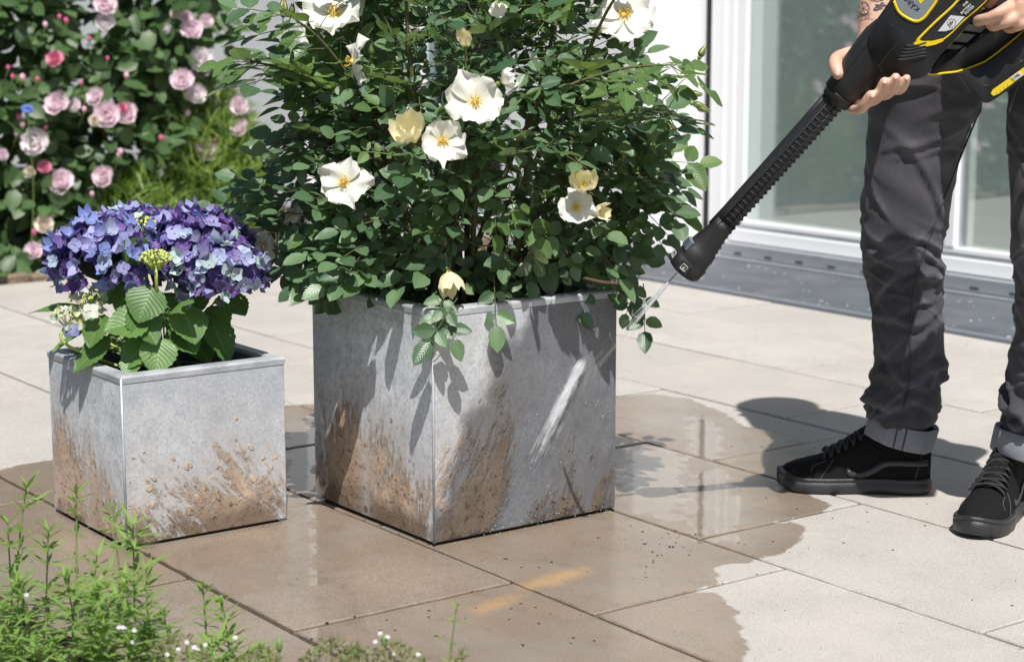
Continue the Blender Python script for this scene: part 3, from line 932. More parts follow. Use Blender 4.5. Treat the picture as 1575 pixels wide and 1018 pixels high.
def compound(p, dirv, nrm, size=1.0, pairs=2, young=False):
    dirv = dirv.normalized()
    nrm = (nrm - dirv * nrm.dot(dirv)).normalized()
    side = dirv.cross(nrm)
    ln = 0.078 * size * (0.7 + 0.22 * pairs)
    pts = [p + dirv * (ln * t) - nrm * (0.012 * t * t) for t in (0, 0.35, 0.7, 1.0)]
    (shoot if young else cane).tube(pts, [0.0010, 0.0009, 0.0008, 0.0006], 4, cap=False)
    Mx, Ix = (YM, YI) if young else (LM, LI)
    def put(q, d_, s_):
        nn = (nrm + Vector((rr.uniform(-.28, .28), rr.uniform(-.28, .28), rr.uniform(-.28, .28)))).normalized()
        yv = (d_ - nn * d_.dot(nn)).normalized()
        xv = yv.cross(nn)
        Mx.append(xf(q, Matrix((xv, yv, nn)).transposed(), s_ * rr.uniform(0.85, 1.12))); Ix.append(rr.randrange(3))
    put(pts[-1], dirv, 1.08 * size)
    for k in range(pairs):
        t = 1.0 - (k + 0.55) / (pairs + 0.35)
        q = p + dirv * (ln * t) - nrm * (0.012 * t * t)
        for s_ in (-1, 1):
            put(q + side * (s_ * 0.002), (dirv * 0.55 + side * s_ + Vector((0, 0, -0.05))).normalized(), (0.95 - 0.14 * k) * size)
TOCAM = -FW
def outward(p):
    v = p - (RC + Vector((0, 0, 0.30)))
    v.z *= 0.6
    return v.normalized()
for i in range(1420):
    p = crown_pt()
    o_ = outward(p)
    d_ = (o_ * 0.7 + Vector((rr.gauss(0, .5), rr.gauss(0, .5), rr.gauss(-0.12, .35)))).normalized()
    nrm = (Vector((0, 0, 0.55)) + o_ * 0.5 + SUN * 0.4 + TOCAM * 0.45 + Vector((rr.gauss(0, .35), rr.gauss(0, .35), rr.gauss(0, .2)))).normalized()
    px, py, _ = to_px(p)
    yg = rr.random() < (0.46 if py < 80 else (0.34 if px > 900 or px < 510 else 0.10))
    compound(p, d_, nrm, min(1.4, max(0.6, rr.gauss(0.80, 0.19))), rr.choice((1, 2, 2, 2, 3)), yg)
    if i % 5 == 0:      # twig to the nearest cane
        q = min(allp, key=lambda w: (w - p).length_squared)
        md = q.lerp(p, 0.5) + Vector((0, 0, -0.012))
        cane.tube(spline([q, md, p], 4), [0.0016] * 5 + [0.0012] * 3 + [0.001], 4, cap=False)
# leaves along the free arms that leave the crown
for (arm, k0, yg, sz) in ((0, 12, True, 1.25), (1, 14, True, 1.15), (8, 14, True, 1.1), (9, 14, False, 1.1), (10, 14, False, 1.05), (11, 14, False, 1.05), (12, 14, False, 1.05), (13, 22, False, 0.9)):
    pt = paths[arm]
    for k in range(k0, len(pt), 2):
        t = (pt[k] - pt[k - 1]).normalized()
        for s_ in (-1, 1):
            sd_ = t.cross(Vector((0, 0, 1))).normalized() * s_
            compound(pt[k], t * 0.5 + sd_ * 0.8 + Vector((0, 0, rr.uniform(-.45, .25))), Vector((rr.gauss(0, .3), rr.gauss(0, .3), 1)) + SUN * 0.4 + TOCAM * 0.5, sz * rr.uniform(.8, 1.1), rr.choice((1, 2, 2)), yg and rr.random() < 0.7)
# sprays hanging over the rim
for (x, y, d) in ((690, 440, 3.06), (704, 458, 3.03), (672, 456, 3.035), (912, 432, 3.25), (985, 420, 3.27), (990, 436, 3.27), (500, 385, 3.32), (760, 425, 3.13), (560, 400, 3.22)):
    p = P(x, y, d)
    compound(p, Vector((0, 0, -0.8)) + TOCAM * 0.35 + AX * rr.uniform(-.6, .6), TOCAM + Vector((0, 0, 0.7)), rr.uniform(0.8, 1.0), 2, rr.random() < 0.2)
def surf_pt(px, py, out=0.035):
    """a point just outside the crown's front at this place"""
    oo = out_at(max(-150, min(450, py)))
    c_, hw_ = (oo[0] + oo[1]) / 2, (oo[1] - oo[0]) / 2
    k_ = math.sqrt(max(0.0, 1 - ((px - c_) / hw_) ** 2))
    p_ = clip(P(px, py, RD + 0.03 - hw_ / 905.0 * 0.92 * k_), 0.02)
    return p_ - (p_ - CAMP).normalized() * (out + 0.02)
FL = [(515, 22, 2.98, 96, (-0.15, 0.55, 0.55), 'open', 6), (543, 95, 2.92, 74, (-0.9, 0.25, 0.1), 'side', 5), (731, 157, 2.80, 88, (0.05, 0.9, 0.22), 'open', 5), (771, 127, 2.84, 46, (0.9, 0.1, 0.4), 'cupw', 4),
      (632, 213, 2.80, 62, (-0.1, 0.7, 0.5), 'cup', 6), (681, 218, 2.79, 70, (0.15, 0.8, 0.2), 'open', 6), (530, 281, 2.85, 76, (-0.1, 0.85, 0.25), 'open', 5), (690, 418, 2.82, 54, (0.1, 0.35, -0.75), 'cup', 5),
      (888, 318, 2.82, 58, (-0.25, 0.9, 0.05), 'open', 5), (897, 289, 2.84, 52, (0.0, 0.7, 0.5), 'cup', 5), (917, 326, 2.85, 40, (0.5, 0.6, 0.1), 'cup', 4), (960, 24, 2.92, 92, (0.1, 0.75, 0.45), 'open', 6),
      (716, 70, 2.84, 38, (0, 0.7, 0.5), 'cup', 5), (408, 380, 3.06, 52, (-0.3, 0.8, 0.3), 'open', 5), (450, 330, 3.1, 40, (-0.2, 0.6, 0.5), 'side', 4), (765, 8, 2.86, 40, (0.1, 0.6, -0.5), 'cupw', 4)]
def drop_occluders(Ms, Is):
    spots = [(f_[0], f_[1], f_[3] * 0.5, surf_pt(f_[0], f_[1], 0.05).dot(FW)) for f_ in FL]
    keep = []
    for i_, M_ in enumerate(Ms):
        x, y, d = to_px(M_.translation + M_.to_3x3() @ Vector((0, 0.02, 0)))
        if not any(d < sd_ + 0.03 and (x - sx_) ** 2 + (y - sy_) ** 2 < (sr_ * 1.0 + 8) ** 2 for sx_, sy_, sr_, sd_ in spots): keep.append(i_)
    return [Ms[k] for k in keep], [Is[k] for k in keep]
for i in range(46):      # leaves leaning out over the left rim
    k_ = rr.random() ** 1.7
    p = Vector((BF.x - BW * lerp(1.0, 0.25, k_), BF.y - rr.uniform(0.0, lerp(0.11, 0.04, k_)), BH + rr.uniform(0.05, lerp(0.22, 0.16, k_))))
    compound(p, Vector((rr.gauss(-.2, .5), -0.8, rr.gauss(-0.2, .3))), Vector((0, 0, 1)) + TOCAM * 0.6 + SUN * 0.3, rr.uniform(0.85, 1.1), 2, rr.random() < 0.08)
LM, LI = drop_occluders(LM, LI); YM, YI = drop_occluders(YM, YI)
place_leaves(rose, LM, LI, RG, M_RLEAF, 300)
fy = joined_leaves('young_foliage', RG, YM, YI, M_RYOUNG, rose)
tag(cane.build('twigs', M_STEM, rose), kind='stuff')
tag(shoot.build('leaf_stalks', M_GREENST, rose), kind='stuff')

def petal_geo(L, Wd, cup, ruff, seed, nu=6, nv=6, notch=0.12):
    q = random.Random(seed)
    a_, b_ = q.uniform(0, 6), q.uniform(0, 6)
    vs_, fs, uv = [], [], []
    for j in range(nv + 1):
        v = j / nv
        wd = Wd * 0.5 * (0.16 + 0.84 * math.sin(math.pi * 0.5 * min(1, v * 1.25)) ** 0.8) * (1 - 0.45 * max(0, v - 0.75) / 0.25)
        for i in range(nu + 1):
            u = -1 + 2 * i / nu
            yy = L * v * (1 - notch * (1 - abs(u)) * max(0, v - 0.6) / 0.4 * 1.0) * (1 - 0.10 * u * u * v)
            z = cup * L * v * v + 0.16 * Wd * u * u * v * (1 if cup > 0 else 0.4) + ruff * L * math.sin(u * 4 + a_ + v * 3) * v * v + ruff * 0.7 * L * math.sin(u * 7 + b_) * v ** 3
            vs_.append(Vector((u * wd, yy, z))); uv.append((u, v, 0))
    w = nu + 1
    for j in range(nv):
        for i in range(nu): fs.append((j * w + i, j * w + i + 1, (j + 1) * w + i + 1, (j + 1) * w + i))
    return vs_, fs, uv
WP = [leaf_mesh('petal', petal_geo(1.0, 1.18, 0.20, 0.15, s_, 8, 8), M_PETAL) for s_ in range(5)]
WPC = [leaf_mesh('petal', petal_geo(1.0, 1.0, 0.95, 0.06, s_ + 9), M_PETALY) for s_ in range(3)]
WPR = [leaf_mesh('petal', petal_geo(1.0, 1.02, -0.10, 0.18, s_ + 19, 8, 8, -0.15), M_PETAL) for s_ in range(4)]
M_SEPAL = simple('rose sepal green', (0.13, 0.20, 0.055), 0.6, var=0.25, scale=80)
def flower(px, py, d, diam, face, kind='open', n=5, seed=0, parent=None):
    """face: direction the bloom looks, in (right, toward camera, up)"""
    q = random.Random(seed)
    parent = parent or rose
    c = surf_pt(px, py, 0.05)
    fz = (AX * face[0] - FW * face[1] + Vector((0, 0, face[2]))).normalized()
    F3 = frame(fz)
    rad = diam / 2 / 905.0 * 1.02
    st = MB()
    # hip, sepals, stalk
    st.ball(c - fz * 0.006, 0.0045, 5, 1)
    tail = c - fz * 0.010
    root_pt = min(allp, key=lambda w: (w - (c - fz * 0.06)).length_squared)
    st.tube(spline([tail, tail - fz * 0.03 + Vector((0, 0, -0.008)), root_pt], 5), 0.0011, 5, 1)
    if kind in ('open', 'cup', 'side'):
        ns = 46 if kind == 'open' else 22
        for k in range(ns):
            a_ = q.uniform(0, 6.283); rd = q.uniform(0.05, 0.25) * rad
            h = q.uniform(0.16, 0.30) * rad
            e = c + F3 @ Vector((math.cos(a_) * rd, math.sin(a_) * rd, h))
            st.tube([c + F3 @ Vector((math.cos(a_) * rd * .3, math.sin(a_) * rd * .3, 0)), e], 0.00035, 3, 0, False)
            st.ball(e, 0.0011, 3, 0)
        st.ball(c + fz * 0.001, 0.12 * rad, 4, 0)
    fl = st.build('flower', [M_STAMEN, M_SEPAL], parent)
    a0 = q.uniform(0, 6)
    for k in range(n):
        a_ = a0 + 2 * math.pi * k / n + q.uniform(-.14, .14)
        R3 = F3 @ Matrix.Rotation(a_, 3, 'Z')
        tilt = q.uniform(-0.12, 0.18)
        ms = WP
        if kind == 'cup': tilt = 0.30 + q.uniform(-.2, .25); ms = WPC
        if kind == 'cupw': tilt = 0.6 + q.uniform(-.1, .15); ms = WP
        if kind == 'side': tilt = q.uniform(-0.45, 0.2); ms = WPR
        if kind == 'open': tilt = q.uniform(-0.30, 0.50); ms = WP if q.random() < 0.6 else WPR
        R3 = R3 @ Matrix.Rotation(tilt, 3, 'X') @ Matrix.Rotation(q.uniform(-.15, .15), 3, 'Y')
        M = Matrix.Translation(c + fz * (0.0006 * (k % 2))) @ R3.to_4x4() @ Matrix.Scale(rad * q.uniform(0.90, 1.08), 4)
        inst('petal', ms[q.randrange(len(ms))], M, fl)
    return fl
for i, f_ in enumerate(FL): flower(*f_, seed=40 + i)
def bud(px, py, d, L, dirv, col, open_=0.0):
    b = MB()
    c = surf_pt(px, py, 0.02)
    dv = (AX * dirv[0] - FW * dirv[1] + Vector((0, 0, dirv[2]))).normalized()
    F3 = frame(dv)
    n = 8
    prof = [(0, 0.05), (0.1, 0.17), (0.28, 0.27), (0.5, 0.25), (0.75, 0.15), (1.0, 0.02)]
    b.tube([c + dv * (L * t) for t, _ in prof], [L * r_ for _, r_ in prof], n, 0)
    for k in range(5):
        a_ = 2 * math.pi * k / 5
        ax = F3 @ Vector((math.cos(a_), math.sin(a_), 0)); tx = F3 @ Vector((-math.sin(a_), math.cos(a_), 0))
        pts = [c + dv * (L * t) + ax * (L * (r_ + 0.02 + open_ * t * 0.35)) for t, r_ in ((0, .05), (.2, .23), (.45, .27), (.8, .16), (1.1, .1))]
        wds = [.12, .17, .13, .07, .01]
        vs_ = []
        for p_, w_ in zip(pts, wds): vs_ += [p_ - tx * (L * w_), p_ + tx * (L * w_)]
        b.add(vs_, [(2 * j, 2 * j + 1, 2 * j + 3, 2 * j + 2) for j in range(4)], 1)
    b.ball(c - dv * (L * 0.08), L * 0.19, 5, 1)
    rp = min(allp, key=lambda w: (w - (c - dv * 0.03)).length_squared)
    b.tube(spline([c - dv * L * 0.15, c - dv * (0.025), rp], 5), 0.0009, 4, 1)
    return b.build('bud', [col, M_SEPAL], rose)
M_BUDY = simple('pale yellow bud', (0.78, 0.62, 0.27), 0.6, var=0.15, scale=90)
for bd in ((1062, 144, 3.03, 0.021, (1, .2, -.1), M_BUDY), (1066, 160, 3.03, 0.020, (1, .2, -.15), M_BUDY), (1072, 162, 3.03, 0.026, (.9, .2, -.5), M_BUDY), (1018, 195, 3.0, 0.028, (.9, .3, -.25), M_BUDY),
           (966, 158, 2.94, 0.018, (0.1, .9, .3), M_BUDY), (436, 22, 3.1, 0.026, (0.05, 0, 1), M_BUDY), (448, 24, 3.1, 0.02, (0.2, 0.1, 1), M_SEPAL), (1077, 88, 3.05, 0.022, (.4, 0, .8), M_BUDY),
           (600, 428, 2.83, 0.022, (0.2, 0.4, -.9), M_SEPAL), (932, 268, 2.85, 0.014, (0, 1, .3), M_BUDY), (958, 245, 2.9, 0.022, (.2, .2, .9), M_SEPAL), (572, 85, 2.9, 0.02, (.1, .2, .9), M_SEPAL)):
    bud(*bd)
# bare cut twig at the right rim
tw = MB(); tw.tube(spline([P(900, 428, 2.98), P(925, 434, 2.96), P(951, 436, 2.95)], 4), [0.003] * 9, 6)
tw.build('cut_twig', M_STEMD, rose)
# ================================================================== HYDRANGEA
rh = random.Random(5)
HB = SF + Vector((-SW / 2, SW / 2, SH - 0.05))
HD = HB.dot(FW)
hyd = empty('hydrangea', HB, 'hydrangea with domed blue and purple flower heads in the small planter', 'hydrangea')
M_HLEAF = leaf_mat('hydrangea leaf', (0.085, 0.175, 0.045), (0.15, 0.27, 0.075), (0.17, 0.26, 0.12), 0.24, 0.42, 0.22, 0.5, 0.0012)
M_HSTEM = simple('hydrangea stem', (0.13, 0.16, 0.06), 0.6, var=0.35, scale=60)
def floret_mat():
    m = NT('hydrangea sepal')
    oc = m.n('ObjectInfo').outputs['Color']
    luv = m.n('Attribute', _attribute_name='luv').outputs['Vector']
    s_ = m.n('SeparateXYZ', Vector=luv)
    pos = m.n('NewGeometry').outputs['Position']
    c = m.mix(m.math('MULTIPLY', m.step(s_.outputs[1], 0.55, 0.05), 0.5), oc, m.mix(0.5, oc, (0.62, 0.68, 0.82)))
    c = m.mix(m.math('MULTIPLY', m.step(s_.outputs[1], 0.75, 1.0), 0.35), c, m.mix(0.6, oc, (0.14, 0.055, 0.28)))
    c = m.mix(m.math('MULTIPLY', m.noise(pos, 130, 3), 0.35), c, m.mix(0.6, oc, (0.16, 0.15, 0.42)))
    h = m.noise(m.n('Mapping', Vector=luv, Scale=(10, 1.5, 1)), 1.0, 3)
    b = m.bsdf(Base__Color=c, Roughness=0.55, Normal=m.bump(h, 0.0012, 0.6), Specular__IOR__Level=0.3)
    tr = m.n('BsdfTranslucent', Color=c)
    m.surf(m.n('MixShader', i0=0.28, i1=b, i2=tr))
    return m.mat
M_FLORET = floret_mat()
def floret_geo(seed, cup=0.12):
    q = random.Random(seed)
    V, Fs, U = [], [], []
    n = q.choice((4, 4, 4, 5))
    for k in range(n):
        v, f_, u = leaf_grid(0.0165 * q.uniform(.9, 1.1), 0.0165 * q.uniform(.92, 1.15), 4, 4, 0.10, -cup * q.uniform(.2, 1.6), 0.75, 0, 0.09, seed * 7 + k, 0.85)
        Rz = Matrix.Rotation(2 * math.pi * k / n + q.uniform(-.1, .1), 3, 'Z') @ Matrix.Rotation(q.uniform(-.1, .25), 3, 'X')
        b = len(V)
        V += [Rz @ (w + Vector((0, 0.0006, 0.0005 * (k % 2)))) for w in v]; Fs += [tuple(i + b for i in t) for t in f_]; U += u
    b = len(V)
    t = MB(); t.ball((0, 0, 0.0012), 0.0016, 4)
    V += t.v; Fs += [tuple(i + b for i in f_) for f_ in t.f]; U += [(0, 0, 0)] * len(t.v)
    return V, Fs, U
FGEO = [floret_geo(s_, c_) for s_, c_ in ((1, .3), (2, .6), (3, -.2), (4, .45), (5, .8), (6, 0.15))]
FG = [leaf_mesh('floret', g, M_FLORET) for g in FGEO]
BLUE, LILAC, PURP, DEEP, PALE, MINT = (0.23, 0.31, 0.64), (0.42, 0.42, 0.71), (0.17, 0.08, 0.32), (0.075, 0.02, 0.16), (0.54, 0.64, 0.79), (0.58, 0.73, 0.65)
# head: centre px, depth, radii (across, depth, up) in metres, palette weights
HEADS = [((168, 398), HD - 0.05, (0.098, 0.092, 0.070), [(BLUE, 4), (LILAC, 3), (PURP, 3), (DEEP, 1), (PALE, 1)], 104),
         ((302, 372), HD + 0.02, (0.090, 0.088, 0.052), [(PURP, 4), (LILAC, 3), (DEEP, 2), (BLUE, 1), (PALE, 1)], 84),
         ((335, 415), HD - 0.06, (0.080, 0.074, 0.052), [(MINT, 3), (PALE, 3), (LILAC, 3), (PURP, 2), (DEEP, 2)], 78),
         ((212, 360), HD + 0.05, (0.095, 0.075, 0.042), [(LILAC, 3), (BLUE, 3), (PURP, 2), (PALE, 1)], 40)]
stemM = MB()
for hi_, ((x, y), d, rad, pal, cnt) in enumerate(HEADS):
    c = P(x, y, d)
    hm = MB()
    R3 = Matrix((AX, FW, Vector((0, 0, 1)))).transposed()
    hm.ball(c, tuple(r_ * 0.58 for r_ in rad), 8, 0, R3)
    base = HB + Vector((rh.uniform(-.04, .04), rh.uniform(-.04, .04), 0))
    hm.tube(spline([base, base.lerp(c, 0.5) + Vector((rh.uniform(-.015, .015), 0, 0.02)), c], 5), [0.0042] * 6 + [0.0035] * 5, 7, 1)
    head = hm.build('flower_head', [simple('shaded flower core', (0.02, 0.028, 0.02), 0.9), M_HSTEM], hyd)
    cols = [cc for cc, wgt in pal for _ in range(wgt)]
    pts = []
    tries = 0
    while len(pts) < cnt and tries < 9000:
        tries += 1
        v = Vector((rh.gauss(0, 1), rh.gauss(0, 1), rh.gauss(0, 1))).normalized()
        if v.z < -0.42 - 0.25 * rh.random(): continue
        if v.y > 0.55: continue                                  # far side stays bare of florets
        p = c + R3 @ Vector((v.x * rad[0], v.y * rad[1], v.z * rad[2]))
        if any((p - q).length < 0.0118 for q, _ in pts): continue
        inside = False
        for hj, ((x2, y2), d2, r2, _, _) in enumerate(HEADS):
            if hj == hi_: continue
            w = R3.transposed() @ (p - P(x2, y2, d2))
            if (w.x / r2[0]) ** 2 + (w.y / r2[1]) ** 2 + (w.z / r2[2]) ** 2 < 0.72: inside = True
        if inside: continue
        pts.append((p, v))
    for p, v in pts:
        n_ = (R3 @ Vector((v.x / rad[0], v.y / rad[1], v.z / rad[2]))).normalized()
        n_ = (n_ + Vector((rh.gauss(0, .30), rh.gauss(0, .30), rh.gauss(0.10, .28)))).normalized()
        F3 = frame(n_) @ Matrix.Rotation(rh.uniform(0, 6), 3, 'Z')
        o = inst('floret', FG[rh.randrange(6)], xf(p + n_ * rh.uniform(-.004, .009), F3, rh.uniform(0.78, 1.10)), head)
        cc = Vector(cols[rh.randrange(len(cols))])
        c2 = Vector(cols[rh.randrange(len(cols))])
        cc = cc.lerp(c2, 0.3 * rh.random()) * rh.uniform(0.85, 1.12)
        o.color = (cc.x, cc.y, cc.z, 1)
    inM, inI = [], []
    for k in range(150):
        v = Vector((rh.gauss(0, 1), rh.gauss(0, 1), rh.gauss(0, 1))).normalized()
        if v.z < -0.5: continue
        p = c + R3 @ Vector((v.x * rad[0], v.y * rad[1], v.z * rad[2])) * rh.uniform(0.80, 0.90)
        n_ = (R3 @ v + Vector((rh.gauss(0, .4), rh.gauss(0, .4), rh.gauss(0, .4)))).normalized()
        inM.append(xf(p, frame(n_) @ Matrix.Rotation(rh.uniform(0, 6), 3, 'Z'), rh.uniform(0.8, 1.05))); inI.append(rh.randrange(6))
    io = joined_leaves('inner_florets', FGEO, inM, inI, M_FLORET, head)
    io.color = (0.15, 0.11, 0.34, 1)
# green, still closed heads
M_GBUD = simple('lime green flower buds', (0.46, 0.54, 0.14), 0.6, var=0.25, scale=120)
M_GBUD2 = simple('pale opening florets', (0.70, 0.74, 0.44), 0.6, var=0.2, scale=90)
def green_head(px, py, d, rad, n, petals=0):
    c = P(px, py, d); h = MB()
    for k in range(n):
        v = Vector((rh.gauss(0, 1), rh.gauss(0, 1), rh.gauss(0, 1))).normalized()
        if v.z < -0.3: v.z = -v.z
        q = c + Vector((v.x * rad, v.y * rad, v.z * rad * 0.55))
        h.tube([c + Vector((0, 0, -rad * 0.9)), q], 0.0006, 3, 0, False)
        h.ball(q, rh.uniform(0.0018, 0.0032), 4, 0)
    h.tube(spline([c + Vector((0, 0, -rad * 0.5)), c + Vector((0, 0, -0.05)), HB + Vector((rh.uniform(-.03, .03), rh.uniform(-.03, .03), 0))], 5), 0.0030, 6, 0)
    o = h.build('flower_head', M_GBUD, hyd)
    for k in range(petals):
        v = Vector((rh.gauss(0, 1), rh.gauss(0, 1), rh.gauss(0, 1))).normalized()
        q = c + Vector((v.x * rad, v.y * rad, v.z * rad * 0.7))
        f_ = inst('floret', FG[rh.randrange(6)], xf(q, frame((v + TOCAM * 0.5 + Vector((0, 0, .5)))) @ Matrix.Rotation(rh.uniform(0, 6), 3, 'Z'), rh.uniform(.35, .65)), o)
        cc = Vector(rh.choice(((0.70, 0.76, 0.40), (0.76, 0.80, 0.60), (0.62, 0.70, 0.30), (0.72, 0.78, 0.66))))
        f_.color = (*cc, 1)
green_head(240, 398, HD - 0.135, 0.026, 90)
green_head(220, 345, HD - 0.045, 0.022, 60, 6)
green_head(136, 462, HD - 0.10, 0.030, 30, 26)
green_head(104, 488, HD - 0.11, 0.024, 18, 26)
for (x, y, cl) in ((110, 506, (0.20, 0.22, 0.40)), (140, 478, (0.74, 0.78, 0.62))):
    o = inst('floret', FG[2], xf(P(x, y, HD - 0.13), frame(TOCAM + Vector((0, 0, 0.4))), 1.0), hyd)
    o.color = (*cl, 1)
# large serrated leaves: base px, tip px, width (m), depth, facing tilt (right, cam, up)
LV = [((236, 440), (215, 488), 0.062, HD - 0.15, (0.1, 0.8, 0.55)), ((232, 492), (168, 502), 0.058, HD - 0.15, (-0.15, 0.7, 0.75)), ((205, 470), (238, 520), 0.05, HD - 0.145, (0.1, 0.5, 0.9)),
      ((160, 484), (138, 527), 0.043, HD - 0.13, (-0.4, 0.8, 0.5)), ((172, 518), (118, 562), 0.043, HD - 0.12, (-0.45, 0.7, 0.55)), ((228, 520), (194, 560), 0.048, HD - 0.14, (-0.25, 0.75, 0.6)), ((248, 518), (240, 568), 0.050, HD - 0.15, (0.15, 0.85, 0.4)),
      ((262, 480), (292, 462), 0.030, HD - 0.14, (0.3, 0.5, 0.8)), ((280, 470), (300, 520), 0.055, HD - 0.11, (0.35, 0.6, 0.6)), ((268, 500), (298, 536), 0.052, HD - 0.10, (0.3, 0.65, 0.6)), ((320, 480), (352, 548), 0.050, HD - 0.05, (0.6, 0.6, 0.4)),
      ((338, 455), (374, 478), 0.055, HD - 0.02, (0.6, 0.55, 0.5)), ((325, 470), (346, 500), 0.04, HD - 0.03, (0.4, 0.6, 0.5)), ((130, 470), (55, 474), 0.022, HD - 0.04, (-0.3, 0.35, 0.9)), ((130, 508), (84, 534), 0.020, HD - 0.06, (-0.3, 0.3, 0.9)),
      ((205, 545), (200, 574), 0.032, HD - 0.15, (-0.1, 0.9, 0.2)), ((222, 400), (196, 375), 0.045, HD - 0.12, (-0.2, 0.7, 0.5)), ((210, 430), (180, 470), 0.05, HD - 0.05, (-0.3, 0.5, 0.6)), ((290, 440), (310, 470), 0.05, HD - 0.06, (0.3, 0.5, 0.6)),
      ((250, 450), (270, 500), 0.055, HD - 0.06, (0.2, 0.6, 0.6)), ((180, 500), (200, 540), 0.05, HD - 0.07, (-0.2, 0.6, 0.6)), ((300, 520), (320, 552), 0.04, HD - 0.04, (0.3, 0.6, 0.5)), ((215, 450), (150, 455), 0.05, HD + 0.02, (-0.2, 0.5, 0.7)), ((270, 450), (330, 445), 0.05, HD + 0.03, (0.2, 0.5, 0.7))]
for i, ((x0, y0), (x1, y1), wd, d, nf) in enumerate(LV):
    a_, b_ = P(x0, y0, d + 0.025), P(x1, y1, d - 0.005)
    yv = b_ - a_
    L = yv.length * 1.14
    nn = AX * nf[0] - FW * nf[1] + Vector((0, 0, nf[2]))
    yv.normalize(); nn = (nn - yv * nn.dot(yv)).normalized()
    R3 = Matrix((yv.cross(nn), yv, nn)).transposed()
    g = leaf_grid(L, min(wd * 1.3, L * 1.05), 8, 16, 0.16, 0.10, 0.80, 0.05, 0.014, 60 + i, 0.82)
    inst('leaf', leaf_mesh('leaf', g, M_HLEAF), xf(a_, R3), hyd)
    s_ = MB(); s_.tube(spline([a_, a_.lerp(HB + Vector((0, 0, 0.05)), 0.35) + Vector((0, 0, -.006)), HB.lerp(a_, 0.3) + Vector((0, 0, 0.03))], 4), 0.0017, 5)
    s_.build('leaf_stalk', M_HSTEM, hyd)
# nursery pot rim showing in the soil
pr = MB(); cpt = SF + Vector((-SW / 2, SW / 2, SH - 0.035))
pr.tube([cpt + Vector((math.cos(t * math.pi / 16) * 0.105, math.sin(t * math.pi / 16) * 0.105, 0)) for t in range(33)], 0.0016, 5)
pr.build('pot_rim', simple('dark pot rim', (0.12, 0.12, 0.12), 0.5), hyd)

# ================================================================== PINK ROSE BUSH
rp = random.Random(31)
pink = empty('rose_bush', (-6.35, 2.6, 0), 'dark green shrub rose full of pink double blooms behind the terrace', 'rose bush')
M_PLEAF = leaf_mat('shrub rose leaf', (0.034, 0.078, 0.022), (0.095, 0.17, 0.055), (0.15, 0.21, 0.11), 0.14, 0.45, 0.2)
PG = [leaf_grid(0.072, 0.050, 2, 5, 0.18, 0.10, 0.75, 0.04, 0.01, 1, 0.8), leaf_grid(0.060, 0.043, 2, 5, 0.1, 0.2, 0.72, 0.04, 0.01, 2, 0.85), leaf_grid(0.082, 0.055, 2, 5, 0.3, 0.05, 0.78, 0.04, 0.02, 3, 0.78)]
PM, PI_ = [], []
def top_at(y):        # height of the shrub along the bed
    return 1.75 if y < 2.7 else lerp(1.75, 0.98, min(1, (y - 2.7) / 0.62))
def bush_front(y, z):
    return -6.12 - 0.10 * abs(math.sin(y * 3.1 + z * 2.0)) - 0.10 * max(0, z - 0.9) + 0.08 * mnoise.noise((y * 5, z * 5, 2)) + 0.13 * max(0.0, 1 - z / 0.28)
for i in range(17000):
    y = rp.uniform(0.2, 3.28); z = rp.uniform(0.02, 1.9) if i % 8 else rp.uniform(0.02, 0.3)
    if z > top_at(y): continue
    if y > 3.05 and z < 0.42: continue
    hollow = 0.30 if mnoise.noise((y * 4.5, z * 4.5, 9.1)) < -0.10 and rp.random() < 0.85 else 0.0
    x = bush_front(y, z) + 0.10 * mnoise.noise((y * 4.5, z * 4.5, 9.1)) - hollow - abs(rp.gauss(0, 0.24)) + rp.uniform(0, 0.04)
    p = Vector((x, y, z))
    n_ = (Vector((0.9, -0.25, 0.35)) + Vector((rp.gauss(0, .45), rp.gauss(0, .45), rp.gauss(0.1, .4)))).normalized()
    if rp.random() < 0.35: n_ = (n_ + Vector((0, 0, 1.4))).normalized()
    yv = Vector((rp.gauss(.2, .5), rp.gauss(0, .8), rp.gauss(-.3, .6))); yv = (yv - n_ * yv.dot(n_)).normalized()
    PM.append(xf(p, Matrix((yv.cross(n_), yv, n_)).transposed(), rp.uniform(0.75, 1.2))); PI_.append(rp.randrange(3))
place_leaves(pink, PM, PI_, PG, M_PLEAF, 300)
# inner twiggy darkness: stems
for k in range(16):
    y0 = rp.uniform(0.6, 3.0); b = Vector((-6.45 + rp.uniform(-.1, .1), y0, 0)); e = Vector((bush_front(y0, 1.1) - 0.08, y0 + rp.uniform(-.4, .3), rp.uniform(.8, 1.5)))
    t_ = MB(); t_.tube(spline([b, b.lerp(e, .5) + Vector((rp.uniform(-.05, .05), rp.uniform(-.08, .08), .05)), e], 6), [lerp(.011, .004, i / 12) for i in range(13)], 6)
    t_.build('cane', M_STEMD, pink)
M_PINK = petal_mat('pink petal', (0.95, 0.76, 0.84), (0.96, 0.85, 0.90), (0.90, 0.55, 0.67), 0.35)
M_PINKP = petal_mat('pale pink petal', (0.96, 0.91, 0.93), (0.95, 0.87, 0.90), (0.93, 0.76, 0.81), 0.35)
M_PINKD = petal_mat('deep pink petal', (0.80, 0.26, 0.40), (0.86, 0.42, 0.54), (0.66, 0.14, 0.28), 0.2)
M_CREAM = petal_mat('faded cream petal', (0.85, 0.78, 0.70), (0.80, 0.70, 0.58), (0.75, 0.6, 0.5), 0.2)
